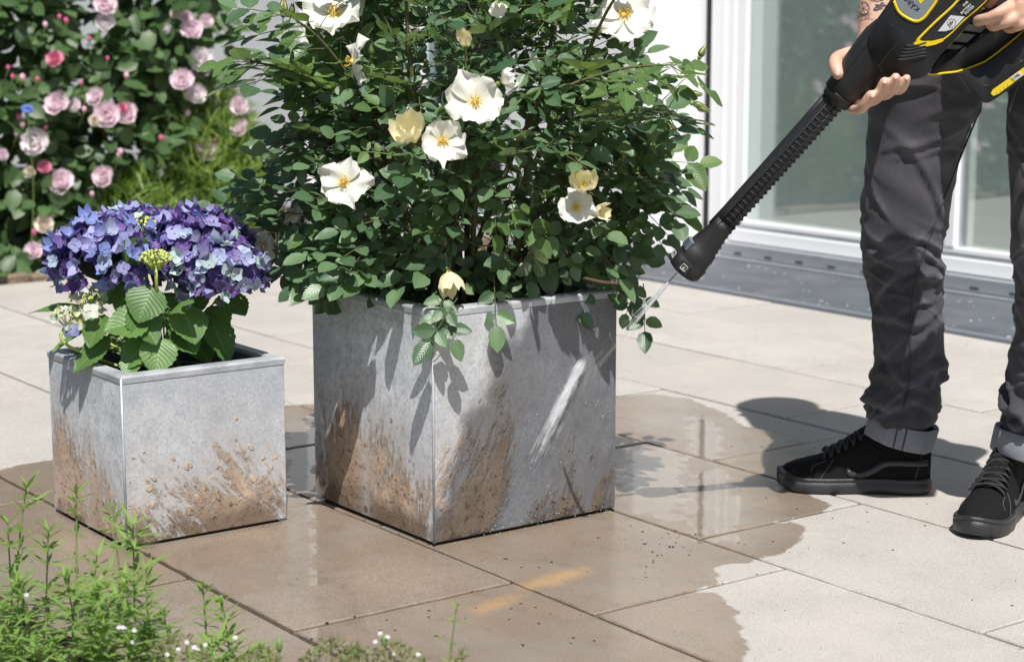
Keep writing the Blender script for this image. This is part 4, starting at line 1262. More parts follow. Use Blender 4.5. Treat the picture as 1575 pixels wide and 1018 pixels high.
def double_rose(seed, mat):
    q = random.Random(seed)
    V, Fs, U = [], [], []
    for ring, (n, tilt, ln, wd) in enumerate(((7, 0.12, 1.0, 0.95), (7, 0.50, 0.86, 0.85), (7, 0.85, 0.66, 0.72), (7, 1.12, 0.48, 0.55), (6, 1.32, 0.34, 0.4))):
        for k in range(n):
            v, f_, u = petal_geo(ln, wd, 0.25 + 0.25 * ring / 4, 0.09, seed * 31 + ring * 9 + k, 4, 4, 0.1)
            M3 = Matrix.Rotation(2 * math.pi * (k + ring * 0.5) / n + q.uniform(-.2, .2), 3, 'Z') @ Matrix.Rotation(tilt + q.uniform(-.12, .12), 3, 'X')
            b = len(V); V += [M3 @ w for w in v]; Fs += [tuple(i + b for i in t) for t in f_]; U += u
    return V, Fs, U
DR = {id(mt): [leaf_mesh('flower', double_rose(s_, mt), mt) for s_ in (1, 2, 3)] for mt in (M_PINK, M_PINKP, M_PINKD, M_CREAM)}
PF = [(91, 162, 19, 0), (116, 163, 11, 1), (166, 178, 20, 0), (199, 178, 17, 0), (150, 150, 14, 0), (58, 219, 21, 1), (94, 283, 20, 0), (161, 272, 16, 0), (281, 126, 18, 0), (301, 145, 16, 1), (311, 94, 19, 1), (295, 48, 17, 0), (317, 33, 11, 0), (287, 27, 10, 0),
      (162, 8, 18, 0), (162, 37, 15, 1), (86, 93, 13, 2), (317, 233, 19, 0), (367, 164, 15, 0), (371, 198, 15, 0), (53, 388, 14, 0), (68, 346, 14, 3), (4, 238, 9, 0), (69, 258, 10, 2), (47, 266, 9, 3), (146, 187, 9, 3), (270, 22, 9, 3), (258, 45, 8, 1), (190, 168, 9, 2), (-40, 120, 18, 0), (-70, 210, 18, 1), (-110, 60, 18, 0), (-150, 160, 17, 0), (-60, 320, 16, 0)]
def pt_front(px, py, off=0.05):
    p = P(px, py, 6.55)
    for _ in range(4):
        xx = bush_front(p.y, p.z) + off
        r_ = ray(px, py); p = CAMP + r_ * (xx / r_.x)
    return p
for i, (x, y, r_, kd) in enumerate(PF):
    mt = (M_PINK, M_PINKP, M_PINKD, M_CREAM)[kd]
    p = pt_front(x, y)
    n_ = (-FW * 1.0 + Vector((0, 0, 0.35)) + AX * rp.uniform(-.5, .5) + Vector((0, 0, rp.uniform(-.2, .4)))).normalized()
    inst('flower', DR[id(mt)][i % 3], xf(p, frame(n_) @ Matrix.Rotation(rp.uniform(0, 6), 3, 'Z'), r_ / 432.0 * 1.18), pink)
n_out = 0
while n_out < 46:            # blooms on the rest of the shrub
    y, z = rp.uniform(0.35, 3.1), rp.uniform(0.25, 1.65)
    if z > top_at(y) - 0.08: continue
    p = Vector((bush_front(y, z) + 0.05, y, z)); qx, qy, _ = to_px(p)
    if -15 < qx < PW and -15 < qy < PH: continue
    n_ = (Vector((0.9, -0.2, 0.3)) + Vector((rp.gauss(0, .3), rp.gauss(0, .3), rp.gauss(0, .3)))).normalized()
    mt = rp.choice((M_PINK, M_PINK, M_PINKP, M_PINKD))
    inst('flower', DR[id(mt)][n_out % 3], xf(p, frame(n_) @ Matrix.Rotation(rp.uniform(0, 6), 3, 'Z'), rp.uniform(0.034, 0.052)), pink)
    n_out += 1
for (x, y) in ((92, 26), (35, 119), (58, 122), (130, 168), (289, 173), (248, 212), (186, 233), (286, 220), (29, 179), (35, 191), (26, 205), (166, 90), (138, 60), (13, 104), (195, 116), (183, 238), (70, 196), (330, 216), (102, 32), (70, 38), (53, 357), (142, 298), (125, 128), (20, 118)):
    b_ = MB(); p = pt_front(x, y, 0.06); s_ = rp.uniform(0.0065, 0.0105)
    b_.ball(p, (s_, s_, s_ * 1.25), 6, 0); b_.ball(p - Vector((0, 0, s_ * 1.2)), s_ * 0.6, 5, 1)
    b_.tube([p - Vector((0, 0, s_)), p + Vector((-.06, 0, -.07))], 0.0018, 4, 1)
    b_.build('bud', [M_PINKD if rp.random() < 0.6 else M_PINK, M_SEPAL], pink)

# ---- feathery green herb between the rose and the house, lavender, cornflower
def blades(n, fn, rng, mat, name, parent):
    V, Fs = [], []
    for i in range(n):
        p, d_, L, w = fn(rng)
        s_ = d_.cross(Vector((rng.gauss(0, 1), rng.gauss(0, 1), rng.gauss(0, 1)))).normalized()
        mid = p + d_ * (L * 0.55); tip = p + d_ * L + Vector((0, 0, -0.12 * L))
        b = len(V); V += [p - s_ * w * .4, p + s_ * w * .4, mid - s_ * w * .5, mid + s_ * w * .5, tip]
        Fs += [(b, b + 1, b + 3, b + 2), (b + 2, b + 3, b + 4)]
    return mk(name, V, Fs, mat, parent)
def blade_mat(name, c0, c1):
    m = NT(name)
    r_ = m.n('NewGeometry').outputs['Random Per Island']
    c = m.mix(r_, c0, c1)
    b = m.bsdf(Base__Color=c, Roughness=0.5)
    tr = m.n('BsdfTranslucent', Color=m.mix(1.0, c, (1.4, 1.5, 0.7), 'MULTIPLY'))
    m.surf(m.n('MixShader', i0=0.3, i1=b, i2=tr))
    return m.mat
M_HERB = blade_mat('feathery herb', (0.13, 0.22, 0.04), (0.25, 0.36, 0.085))
herb = empty('herb_clump', (-6.3, 3.25, 0), 'feathery bright green herb clump right of the pink rose', 'herb')
def herb_fn(cx, cy, ry, hz):
    def fn(q):
        a_ = q.uniform(0, 6.283); k = math.sqrt(q.random())
        y = cy + math.sin(a_) * k * ry; x = cx + math.cos(a_) * k * 0.20
        z = q.uniform(0.0, 1) ** 0.8 * hz * math.sqrt(max(0.05, 1 - k * k * 0.8))
        d_ = Vector((q.gauss(.25, .5), q.gauss(0, .5) + (y - cy) * 1.2, q.uniform(.2, 1.2))).normalized()
        return Vector((x, y, z)), d_, q.uniform(0.05, 0.10), q.uniform(0.005, 0.009)
    return fn
tag(blades(5200, herb_fn(-6.30, 3.20, 0.25, 0.68), rp, M_HERB, 'foliage', herb), kind='stuff')
herb2 = empty('herb_clump', (-6.25, 2.88, 0), 'low feathery green herb under the pink rose, behind the hydrangea', 'herb')
tag(blades(2600, herb_fn(-6.22, 2.85, 0.20, 0.34), rp, M_HERB, 'foliage', herb2), kind='stuff')
M_LAV = blade_mat('grey green lavender', (0.16, 0.20, 0.14), (0.28, 0.32, 0.25))
lav = empty('lavender', (-6.55, 3.42, 0), 'grey green lavender behind the feathery herb', 'lavender')
tag(blades(1500, herb_fn(-6.60, 3.40, 0.14, 0.62), rp, M_LAV, 'foliage', lav), kind='stuff')
cf = empty('cornflower', pt_front(43, 168, 0.12) * 1.0, 'single small blue cornflower among the pink roses', 'cornflower')
c_ = pt_front(43, 168, 0.12); b_ = MB()
for k in range(16):
    a_ = k * 0.393; dv = AX * math.cos(a_) + Vector((0, 0, 1)) * math.sin(a_) * 0.6 - FW * 0.35
    b_.tube([c_, c_ + dv * 0.020], [0.0012, 0.0055], 4)
b_.build('petals', simple('cornflower blue', (0.12, 0.20, 0.62), 0.6), cf)
b_ = MB(); b_.tube(spline([c_, c_ + Vector((-.03, .02, -.3)), Vector((c_.x - .06, c_.y, 0))], 4), 0.002, 5); b_.build('stem', M_GREENST, cf)
# ================================================================== PERSON
rq = random.Random(77)
def denim(name, c0, c1, c2):
    m = NT(name)
    pos = m.n('NewGeometry').outputs['Position']
    s_ = m.n('SeparateXYZ', Vector=pos)
    a = m.noise(pos, 7, 5, 0.6); w = m.noise(m.n('Mapping', Vector=pos, Scale=(900, 900, 120)), 1.0, 2); f = m.noise(pos, 500, 2)
    tw = m.math('SINE', m.math('MULTIPLY', m.math('ADD', m.math('ADD', s_.outputs[0], s_.outputs[1]), m.math('MULTIPLY', s_.outputs[2], 1.2)), 2600.0))
    c = m.mix(m.step(a, 0.35, 0.72), c0, c1)
    c = m.mix(m.math('MULTIPLY', m.step(w, 0.5, 0.75), 0.55), c, c2)
    c = m.mix(m.math('MULTIPLY', m.step(tw, 0.2, 1.0), 0.22), c, c2)
    c = m.mix(m.math('MULTIPLY', m.n('Attribute', _attribute_name='wear').outputs['Fac'], 0.85), c, tuple(x * 1.35 for x in c2))
    m.bsdf(Base__Color=c, Roughness=0.85, Normal=m.bump(m.math('ADD', f, m.math('MULTIPLY', tw, 0.3)), 0.0006), Sheen__Weight=0.12, Specular__IOR__Level=0.2)
    return m.mat
M_DENIM = denim('charcoal denim', (0.030, 0.0295, 0.037), (0.066, 0.064, 0.077), (0.125, 0.122, 0.14))
M_CUFF = denim('light denim inside', (0.20, 0.21, 0.24), (0.30, 0.31, 0.345), (0.42, 0.43, 0.46))
M_SEAM = simple('denim seam', (0.045, 0.044, 0.05), 0.8)
M_STITCH = simple('grey stitching', (0.10, 0.10, 0.11), 0.8)
def skin_mat():
    m = NT('skin')
    pos = m.n('NewGeometry').outputs['Position']
    a = m.noise(pos, 60, 4); b = m.noise(pos, 700, 2)
    c = m.mix(m.step(a, 0.3, 0.7), (0.60, 0.345, 0.24), (0.70, 0.44, 0.325))
    c = m.mix(m.math('MULTIPLY', m.step(m.noise(pos, 38, 3), 0.55, 0.75), 0.4), c, (0.62, 0.26, 0.19))
    m.bsdf(Base__Color=c, Roughness=0.48, Normal=m.bump(m.math('ADD', b, m.math('MULTIPLY', a, 1.5)), 0.0006), Subsurface__Weight=0.18, Subsurface__Radius=(0.012, 0.005, 0.003), Subsurface__Scale=0.6)
    return m.mat
M_SKIN = skin_mat()
person = empty('person', RF(0.83, 3.24, 0), 'person in charcoal jeans and black high top shoes holding the pressure washer', 'person')
LD = (AX * 0.15 - FW * 0.23).normalized()           # towards the person's left
FD = (-AX * 0.23 - FW * 0.15).normalized()          # the way the person faces
def ell_tube(mb, st, n=24, wide=None, deep=None, mi=0):
    """st: (centre, half width, half depth)"""
    wide = wide or AX; deep = deep or FW
    vs_, fs = [], []
    for c, a_, b_ in st:
        for k in range(n):
            t = 2 * math.pi * k / n
            vs_.append(Vector(c) + wide * (math.cos(t) * a_) + deep * (math.sin(t) * b_))
    for i in range(len(st) - 1):
        for k in range(n):
            q, r_ = i * n + k, i * n + (k + 1) % n
            fs.append((q, r_, r_ + n, q + n))
    fs.append(tuple(reversed(range(n)))); fs.append(tuple(range((len(st) - 1) * n, len(st) * n)))
    mb.add(vs_, fs, mi)
RLEG = [(-20, 1338, 1530), (60, 1332, 1524), (130, 1336, 1516), (165, 1337, 1506), (200, 1337, 1489), (250, 1333, 1474), (300, 1329, 1464), (350, 1326, 1455), (395, 1328, 1446), (425, 1334, 1449), (455, 1340, 1447), (500, 1343, 1452), (550, 1345, 1450), (590, 1341, 1447), (620, 1337, 1442), (640, 1337, 1438), (655, 1345, 1428)]
LLEG = [(-20, 1530, 1712), (60, 1542, 1704), (130, 1553, 1697), (200, 1552, 1690), (300, 1556, 1680), (360, 1558, 1674), (400, 1560, 1671), (450, 1566, 1674), (500, 1563, 1676), (550, 1556, 1672), (600, 1551, 1668), (640, 1541, 1664), (668, 1552, 1650)]
def leg_stations(tab, d_top, d_knee, d_bot):
    ys = [t[0] for t in tab]
    st = []
    for (y, l, r_) in tab:
        t = (y - ys[0]) / (ys[-1] - ys[0])
        d = lerp(d_top, d_knee, t / 0.55) if t < 0.55 else lerp(d_knee, d_bot, (t - 0.55) / 0.45)
        a_, b_ = P(l, y, d), P(r_, y, d)
        hw = (b_ - a_).length / 2
        st.append((a_.lerp(b_, 0.5), hw))
    # dense interpolation
    out = []
    C = spline([s_[0] for s_ in st], 10); W_ = spline([Vector((s_[1], 0, 0)) for s_ in st], 10)
    return [(c, w.x) for c, w in zip(C, W_)]
def folds_for(kind, q):
    F_ = []
    zk = 0.46
    for i in range(16):     # knee
        F_.append((zk + q.gauss(-0.03, 0.045), q.uniform(0, 6.28), q.uniform(0.5, 1.2), q.uniform(0.004, 0.009), q.uniform(0.004, 0.010), q.uniform(-.035, .035)))
    for i in range(20):     # ankle stack
        F_.append((q.uniform(0.10, 0.25), q.uniform(0, 6.28), q.uniform(0.5, 1.4), q.uniform(0.007, 0.014), q.uniform(0.005, 0.013), q.uniform(-.05, .05)))
    for i in range(16):     # thigh pull lines
        F_.append((q.uniform(0.55, 0.82), q.uniform(0, 6.28), q.uniform(0.4, 0.9), q.uniform(0.006, 0.012), q.uniform(0.003, 0.007), q.uniform(-.09, .09)))
    for i in range(10):     # calf
        F_.append((q.uniform(0.25, 0.42), q.uniform(0, 6.28), q.uniform(0.4, 0.8), q.uniform(0.008, 0.014), q.uniform(0.002, 0.006), q.uniform(-.10, .10)))
    return F_
def leg_geo(mb, st, q, n=56, depth_k=1.08):
    F_ = folds_for(0, q)
    vs_, fs = [], []
    for c, w in st:
        for k in range(n):
            t = 2 * math.pi * k / n
            dsp = 0.0
            for (z0, p0, sp, wd, am, sl) in F_:
                dp = (t - p0 + math.pi) % (2 * math.pi) - math.pi
                if abs(dp) > sp * 2: continue
                zz = c.z - z0 - sl * dp + 0.012 * math.sin(dp * 3)
                if abs(zz) > wd * 3: continue
                dsp += am * math.exp(-(zz / wd) ** 2) * math.exp(-(dp / sp) ** 2)
                dsp -= 0.7 * am * math.exp(-((zz + wd * 1.4) / wd) ** 2) * math.exp(-(dp / sp) ** 2)
            dsp += 0.002 * mnoise.noise((math.cos(t) * 2, math.sin(t) * 2, c.z * 14))
            vs_.append(c + AX * (math.cos(t) * (w + dsp)) + FW * (math.sin(t) * (w * depth_k + dsp)))
    m_ = len(st)
    for i in range(m_ - 1):
        for k in range(n):
            a_, b_ = i * n + k, i * n + (k + 1) % n
            fs.append((a_, a_ + n, b_ + n, b_))
    fs.append(tuple(range(n))); fs.append(tuple(reversed(range((m_ - 1) * n, m_ * n))))
    mb.add(vs_, fs)
rst = leg_stations(RLEG, 3.27, 3.35, 3.395); lst = leg_stations(LLEG, 3.16, 3.12, 3.25)
jm = MB()
leg_geo(jm, rst, random.Random(3)); leg_geo(jm, lst, random.Random(9))
PC = RF(0.835, 3.215, 0.88)
ell_tube(jm, [(PC + Vector((0, 0, -0.115)), 0.05, 0.05), (PC + Vector((0, 0, -0.085)), 0.12, 0.09), (PC + Vector((0, 0, -0.02)), 0.172, 0.125), (PC + Vector((0, 0, 0.06)), 0.17, 0.12), (PC + Vector((0, 0, 0.13)), 0.155, 0.11)], 32, LD, FD)
jeans = jm.build('jeans', M_DENIM, None)
remesh(jeans, 0.0042, 1, 0.4)
# sharp creases on the finished cloth; worn ridges are stored for the colour
nv_ = len(jeans.data.vertices)
co_ = np.empty(nv_ * 3); jeans.data.vertices.foreach_get('co', co_); co_ = co_.reshape(-1, 3)
no_ = np.empty(nv_ * 3); jeans.data.vertices.foreach_get('normal', no_); no_ = no_.reshape(-1, 3)
ra_ = co_ @ np.array(AX); fa_ = co_ @ np.array(FW); z_ = co_[:, 2]
wear = np.zeros(nv_)
qf = random.Random(55)
for st_ in (rst, lst):
    zs = np.array([c.z for c, w in st_])[::-1]; rs_ = np.array([c.dot(AX) for c, w in st_])[::-1]; fs2 = np.array([c.dot(FW) for c, w in st_])[::-1]
    cr, cf2 = np.interp(z_, zs, rs_), np.interp(z_, zs, fs2)
    msk = (np.hypot(ra_ - cr, fa_ - cf2) < 0.13) & (z_ < 0.80)
    ph_ = np.arctan2(fa_ - cf2, ra_ - cr)
    sets = [(0.455, 0.030, 14, 0.0042), (0.39, 0.03, 7, 0.003), (0.18, 0.04, 16, 0.0045), (0.66, 0.07, 9, 0.003), (0.30, 0.05, 6, 0.0025)]
    for z0, sdv, n_, am in sets:
        for i in range(n_):
            zc, pc = qf.gauss(z0, sdv), qf.uniform(-math.pi, 0.4) if qf.random() < .8 else qf.uniform(0, math.pi)
            sp, wd, sl, a2 = qf.uniform(.35, 1.0), qf.uniform(.004, .009), qf.uniform(-.06, .06), am * qf.uniform(.5, 1.3)
            dp = (ph_ - pc + math.pi) % (2 * math.pi) - math.pi
            zz = z_ - zc - sl * dp - 0.010 * np.sin(dp * 2.5 + i)
            env = np.exp(-(dp / sp) ** 2) * msk
            d_ = (np.exp(-np.abs(zz) / wd) - 0.75 * np.exp(-np.abs(zz + wd * 1.6) / wd)) * env
            co_ += no_ * (d_ * a2)[:, None]
            wear += np.clip(d_, 0, 1) * 0.6
jeans.data.vertices.foreach_set('co', co_.ravel())
thigh = np.exp(-((z_ - 0.60) / 0.16) ** 2) * 0.55 * (0.6 + 0.4 * np.sin(z_ * 90 + ra_ * 60))
at_ = jeans.data.attributes.new('wear', 'FLOAT', 'POINT'); at_.data.foreach_set('value', np.clip(wear + thigh, 0, 1))
jeans.data.update()
dgv = [v.co.copy() for v in jeans.data.vertices]
JB = BVHTree.FromPolygons(dgv, [tuple(p_.vertices) for p_ in jeans.data.polygons])
jeans.parent = person; jeans.location = -person.location
def on_jeans(x, y, off=0.0008):
    r_ = ray(x, y).normalized()
    loc, nrm, _, _ = JB.ray_cast(CAMP, r_)
    if loc is None: return None
    if nrm.dot(r_) > 0: nrm = -nrm
    return loc + nrm * off
seam = spline([Vector((x, y, 0)) for x, y in ((1508, 168), (1487, 218), (1462, 280), (1437, 345), (1416, 405), (1404, 460), (1401, 520), (1400, 570), (1396, 606), (1387, 640), (1385, 668))], 12)
pts = [on_jeans(p_.x, p_.y, 0.0006) for p_ in seam]; pts = [p_ for p_ in pts if p_ is not None]
sm_ = MB(); sm_.tube(pts, 0.0019, 6); sm_.build('inseam', M_SEAM, jeans)
sm_ = MB()
for i in range(0, len(seam) * 2 - 2):
    t = i / 2; a_ = seam[int(t)].lerp(seam[min(int(t) + 1, len(seam) - 1)], t - int(t)); b_ = seam[min(int(t) + 1, len(seam) - 1)]
    dv = (b_ - a_)
    if dv.length < 1e-6: continue
    dv.normalize()
    q0, q1 = on_jeans(a_.x - 4.5, a_.y, 0.0009), on_jeans(a_.x - 4.5 + dv.x * 3, a_.y + dv.y * 3, 0.0009)
    if q0 and q1 and (q0 - q1).length < 0.02: sm_.tube([q0, q1], 0.0005, 4)
tag(sm_.build('stitches', M_STITCH, jeans), kind='stuff')
# rolled cuffs
def cuff(tab_px, d, tilt):
    (yl, l), (yr, r_), h = tab_px
    a_, b_ = P(l, yl, d), P(r_, yr, d)
    c = a_.lerp(b_, 0.5); hw = (b_ - a_).length / 2
    ax = (b_ - a_).normalized(); up = ax.cross(FW).normalized()
    if up.z < 0: up = -up
    vs_, fs = [], []
    prof = [(-0.006, 0.004), (-0.001, 0.0), (0.001, 0.003), (0.0015, h * 0.5), (0.0012, h - 0.002), (-0.001, h), (-0.006, h - 0.006)]
    n = 48
    for (dr, zz) in prof:
        for k in range(n):
            t = 2 * math.pi * k / n
            rr_ = hw + dr + 0.0018 * math.sin(5 * t + zz * 60) + 0.0012 * math.sin(11 * t)
            vs_.append(c + ax * (math.cos(t) * rr_) + FW * (math.sin(t) * rr_ * 1.06) + up * (zz + 0.0025 * math.sin(2 * t + 1)))
    for i in range(len(prof) - 1):
        for k in range(n): fs.append((i * n + k, i * n + (k + 1) % n, (i + 1) * n + (k + 1) % n, (i + 1) * n + k))
    cf_ = mk('cuff', vs_, fs, M_CUFF, jeans)
    e = MB(); kk = int(n * 0.72)
    for off in (-1, 1):
        col_ = [vs_[i * n + (kk + off) % n] - FW * 0.0012 for i in range(1, 6)]
        e.tube(col_, 0.0013, 5)
    e.build('cuff_seam', M_SEAM, cf_)
cuff(((671, 1332), (690, 1434), 0.043), 3.40, 0)
cuff(((694, 1527), (706, 1652), 0.046), 3.25, 0)

# ---- shoes
M_SUEDE = simple('black suede', (0.010, 0.010, 0.0105), 0.9, var=0.5, scale=300, bump=0.0008, bscale=900, spec=0.15)
M_RUBBER = simple('black rubber sole', (0.026, 0.026, 0.029), 0.42, var=0.6, scale=45, bump=0.0006, bscale=400)
M_STRIPE = simple('dark leather stripe', (0.030, 0.030, 0.034), 0.4, var=0.2, scale=200)
M_LACE = simple('black lace', (0.020, 0.020, 0.022), 0.8, var=0.3, scale=600, bump=0.0006, bscale=1500)
M_THREAD = simple('grey thread', (0.10, 0.10, 0.10), 0.8)
M_RED = simple('red heel tab', (0.45, 0.05, 0.05), 0.5)
def interp(tab, x):
    if x <= tab[0][0]: return tab[0][1]
    for (a_, u), (b_, v) in zip(tab, tab[1:]):
        if x <= b_:
            t = (x - a_) / (b_ - a_); t = t * t * (3 - 2 * t) * 0.5 + t * 0.5
            return lerp(u, v, t)
    return tab[-1][1]
WID = [(0, .012), (.006, .024), (.02, .032), (.05, .036), (.09, .034), (.14, .038), (.19, .047), (.225, .0475), (.25, .042), (.268, .031), (.279, .018), (.285, .004)]
TOP = [(0, .122), (.012, .134), (.04, .139), (.085, .136), (.105, .128), (.13, .110), (.16, .089), (.19, .073), (.22, .063), (.25, .055), (.268, .048), (.28, .038), (.285, .031)]
def shoe(heel, toe, side_stripe, label):
    D = (toe - heel); D.z = 0; Ls = D.length; D.normalize(); S = Vector((0, 0, 1)).cross(D)
    k_ = Ls / 0.285
    Z0 = 0.026
    def W(x, y, z): return heel + D * (x * k_) + S * (y * k_) + Vector((0, 0, z * k_))
    def cl(x): return 0.006 * math.sin(max(0, x - 0.1) / 0.185 * math.pi * 0.5) * side_stripe * -1
    def S_at(x, t, off=0.0):
        w, h = interp(WID, x) - 0.003 + off, interp(TOP, x) + off
        cy = math.cos(t); sy = max(0.0, math.sin(t))
        pw = 0.62 if x < 0.1 else lerp(0.62, 0.9, min(1, (x - 0.1) / 0.1))
        zz = Z0 - 0.008 + (h - Z0 + 0.008) * sy ** pw
        nar = 1.0 - (0.16 if x < 0.12 else 0.16 * max(0, 1 - (x - 0.12) / 0.08)) * sy
        yy = w * nar * (abs(cy) ** 0.75) * (1 if cy > 0 else -1)
        return W(x, cl(x) + yy, zz)
    root = MB()
    n, m_ = 40, 26
    vs_, fs = [], []
    for i in range(n + 1):
        x = 0.285 * i / n
        for j in range(m_ + 1): vs_.append(S_at(x, math.pi * j / m_))
    for i in range(n):
        for j in range(m_): fs.append((i * (m_ + 1) + j, i * (m_ + 1) + j + 1, (i + 1) * (m_ + 1) + j + 1, (i + 1) * (m_ + 1) + j))
    fs.append(tuple(range(m_ + 1)))
    up_ = mk('shoe', vs_, fs, M_SUEDE, person)
    tag(up_, label)
    # sole
    out = []
    xs = [0.285 * (0.5 - 0.5 * math.cos(math.pi * i / 36)) for i in range(37)]
    for x in xs: out.append((x, interp(WID, x)))
    ring = [(x, w) for x, w in out] + [(x, -w) for x, w in reversed(out[1:-1])]
    vs_, fs = [], []
    lay = [(0.0, -0.006), (0.002, -0.001), (0.006, 0.0012), (0.0225, 0.0018), (0.0230, 0.0010), (0.0240, 0.0010), (0.0245, 0.0017), (0.0295, 0.0015), (0.0312, -0.0006), (0.0305, -0.008)]
    N = len(ring)
    for z, o_ in lay:
        for (x, w) in ring:
            s_ = 1 if w > 0 else -1
            xc = (x - 0.1425) / 0.1425
            tz = 0.008 * max(0, (x - 0.23) / 0.055) ** 2
            bump_ = 0.0035 * max(0, (x - 0.24) / 0.045) if z > 0.02 else 0
            vs_.append(W(x + o_ * xc, cl(x) + w + s_ * o_, z + tz + bump_))
    for i in range(len(lay) - 1):
        for k in range(N): fs.append((i * N + k, i * N + (k + 1) % N, (i + 1) * N + (k + 1) % N, (i + 1) * N + k))
    fs.append(tuple(reversed(range(N)))); fs.append(tuple(range((len(lay) - 1) * N, len(lay) * N)))
    mk('sole', vs_, fs, M_RUBBER, up_)
    # stripe on both sides, seams, laces
    for sd_ in (1, -1):
        def side_pt(x, z, off=0.0016):
            h = interp(TOP, x)
            pw = 0.62 if x < 0.1 else lerp(0.62, 0.9, min(1, (x - 0.1) / 0.1))
            sy = min(0.985, max(0.0, (z - Z0 + 0.008) / (h - Z0 + 0.008))) ** (1 / pw)
            t = math.asin(sy)
            return S_at(x, t if sd_ > 0 else math.pi - t, off)
        path = spline([Vector(q) for q in ((.006, .062, 0), (.035, .062, 0), (.065, .062, 0), (.088, .058, 0), (.108, .045, 0), (.13, .036, 0), (.148, .039, 0), (.155, .049, 0))], 6)
        vs_, fs = [], []
        for i, p_ in enumerate(path):
            dv = (path[min(i + 1, len(path) - 1)] - path[max(i - 1, 0)]).normalized(); nv = Vector((-dv.y, dv.x, 0))
            hw = 0.0062 * (1 if i < len(path) - 4 else (len(path) - i) / 5)
            a_, b_ = p_ + nv * hw, p_ - nv * hw
            vs_ += [side_pt(a_.x, a_.y, 0.0006), side_pt(a_.x, a_.y), side_pt(b_.x, b_.y), side_pt(b_.x, b_.y, 0.0006)]
        for i in range(len(path) - 1):
            for j in range(3): fs.append((4 * i + j, 4 * i + j + 1, 4 * i + 5 + j, 4 * i + 4 + j))
        mk('side_stripe', vs_, fs, M_STRIPE, up_)
        th = MB()
        for pl in (((.03, .03), (.022, .06), (.012, .10), (.008, .12)), ((.205, .03), (.195, .045), (.186, .058), (.182, .066)), ((.195, .062), (.21, .056), (.22, .05), (.222, .042))):
            th.tube([side_pt(x, z, 0.0007) for x, z in [(p_.x, p_.y) for p_ in spline([Vector((a_, b_, 0)) for a_, b_ in pl], 5)]], 0.0006, 4)
        tag(th.build('stitching', M_THREAD, up_), kind='stuff')
    for i in range(7):
        x = 0.112 + i * 0.0135
        for s_ in (1, -1):
            lc = MB()
            pp = []
            for j in range(9):
                u = j / 8
                t = lerp(R(56), R(124), u) if s_ > 0 else lerp(R(124), R(56), u)
                pp.append(S_at(x - 0.007 + 0.014 * u, t, 0.0045 + 0.003 * math.sin(math.pi * u) + (0.0015 if s_ > 0 else 0)))
            lc.tube(pp, 0.0034, 6, flat=0.55, up=(0, 0, 1))
            lc.build('lace', M_LACE, up_)
    tg = MB(); tg.tube([S_at(x, R(90), 0.003) for x in (0.09, 0.11, 0.14, 0.17, 0.195)], [0.014, 0.017, 0.018, 0.016, 0.008], 10, flat=0.3, up=(0, 0, 1)); tg.build('tongue', M_SUEDE, up_)
    bm = bmesh.new(); box_bm(bm, (-0.0035, -0.014, 0.008), (0.001, 0.014, 0.022), 0.001, 1)
    for v in bm.verts: v.co = W(v.co.x, v.co.y, v.co.z)
    bm_obj('heel_tab', bm, M_RED, up_)
    return up_
shoe(G(1430, 757), G(1196, 748), -1, 'black suede right shoe seen from its inner side')
shoe(RF(0.936, 3.330, 0), RF(0.797, 3.083, 0), 1, 'black suede left shoe cut by the right picture edge')

# ---- body, one continuous surface: torso core, head, arms, hands
bm_ = MB()
SH_C = RF(0.775, 3.185, 1.40)
RS, LS = SH_C - LD * 0.17 + Vector((0, 0, -0.01)), SH_C + LD * 0.17 + Vector((0, 0, -0.01))
ell_tube(bm_, [(PC, 0.14, 0.10), (PC + Vector((0, 0, 0.15)), 0.125, 0.09), (RF(0.80, 3.20, 1.18), 0.14, 0.095), (RF(0.785, 3.19, 1.32), 0.165, 0.10), (SH_C, 0.15, 0.085), (SH_C + Vector((0, 0, 0.05)), 0.07, 0.06), (SH_C + Vector((0, 0, 0.07)) + FD * 0.02, 0.056, 0.056), (SH_C + Vector((0, 0, 0.16)) + FD * 0.035, 0.055, 0.058)], 24, LD, FD)
HC = SH_C + Vector((0, 0, 0.25)) + FD * 0.06
H3 = Matrix((LD, -FD, Vector((0, 0, 1)))).transposed()
bm_.ball(HC, (0.075, 0.092, 0.108), 12, 0, H3)
bm_.ball(HC + FD * 0.022 + Vector((0, 0, -0.062)), (0.056, 0.066, 0.056), 10, 0, H3)
bm_.tube([HC + FD * 0.085 + Vector((0, 0, 0.012)), HC + FD * 0.104 + Vector((0, 0, -0.022)), HC + FD * 0.096 + Vector((0, 0, -0.035))], [0.007, 0.013, 0.011], 8)
bm_.tube([HC + FD * 0.084 + Vector((0, 0, -0.062)) - LD * 0.02, HC + FD * 0.090 + Vector((0, 0, -0.062)), HC + FD * 0.084 + Vector((0, 0, -0.062)) + LD * 0.02], 0.007, 8)
for s_ in (-1, 1):
    bm_.ball(HC + LD * (0.076 * s_) - FD * 0.005 + Vector((0, 0, -0.012)), (0.010, 0.018, 0.030), 8, 0, H3)
def limb(pts, rads, n=14, sub=5):
    pp = spline(pts, sub); rs = [q.x for q in spline([Vector((r_, 0, 0)) for r_ in rads], sub)]
    bm_.tube(pp, rs, n)
    bm_.ball(pp[0], rs[0], 8); bm_.ball(pp[-1], rs[-1], 8)
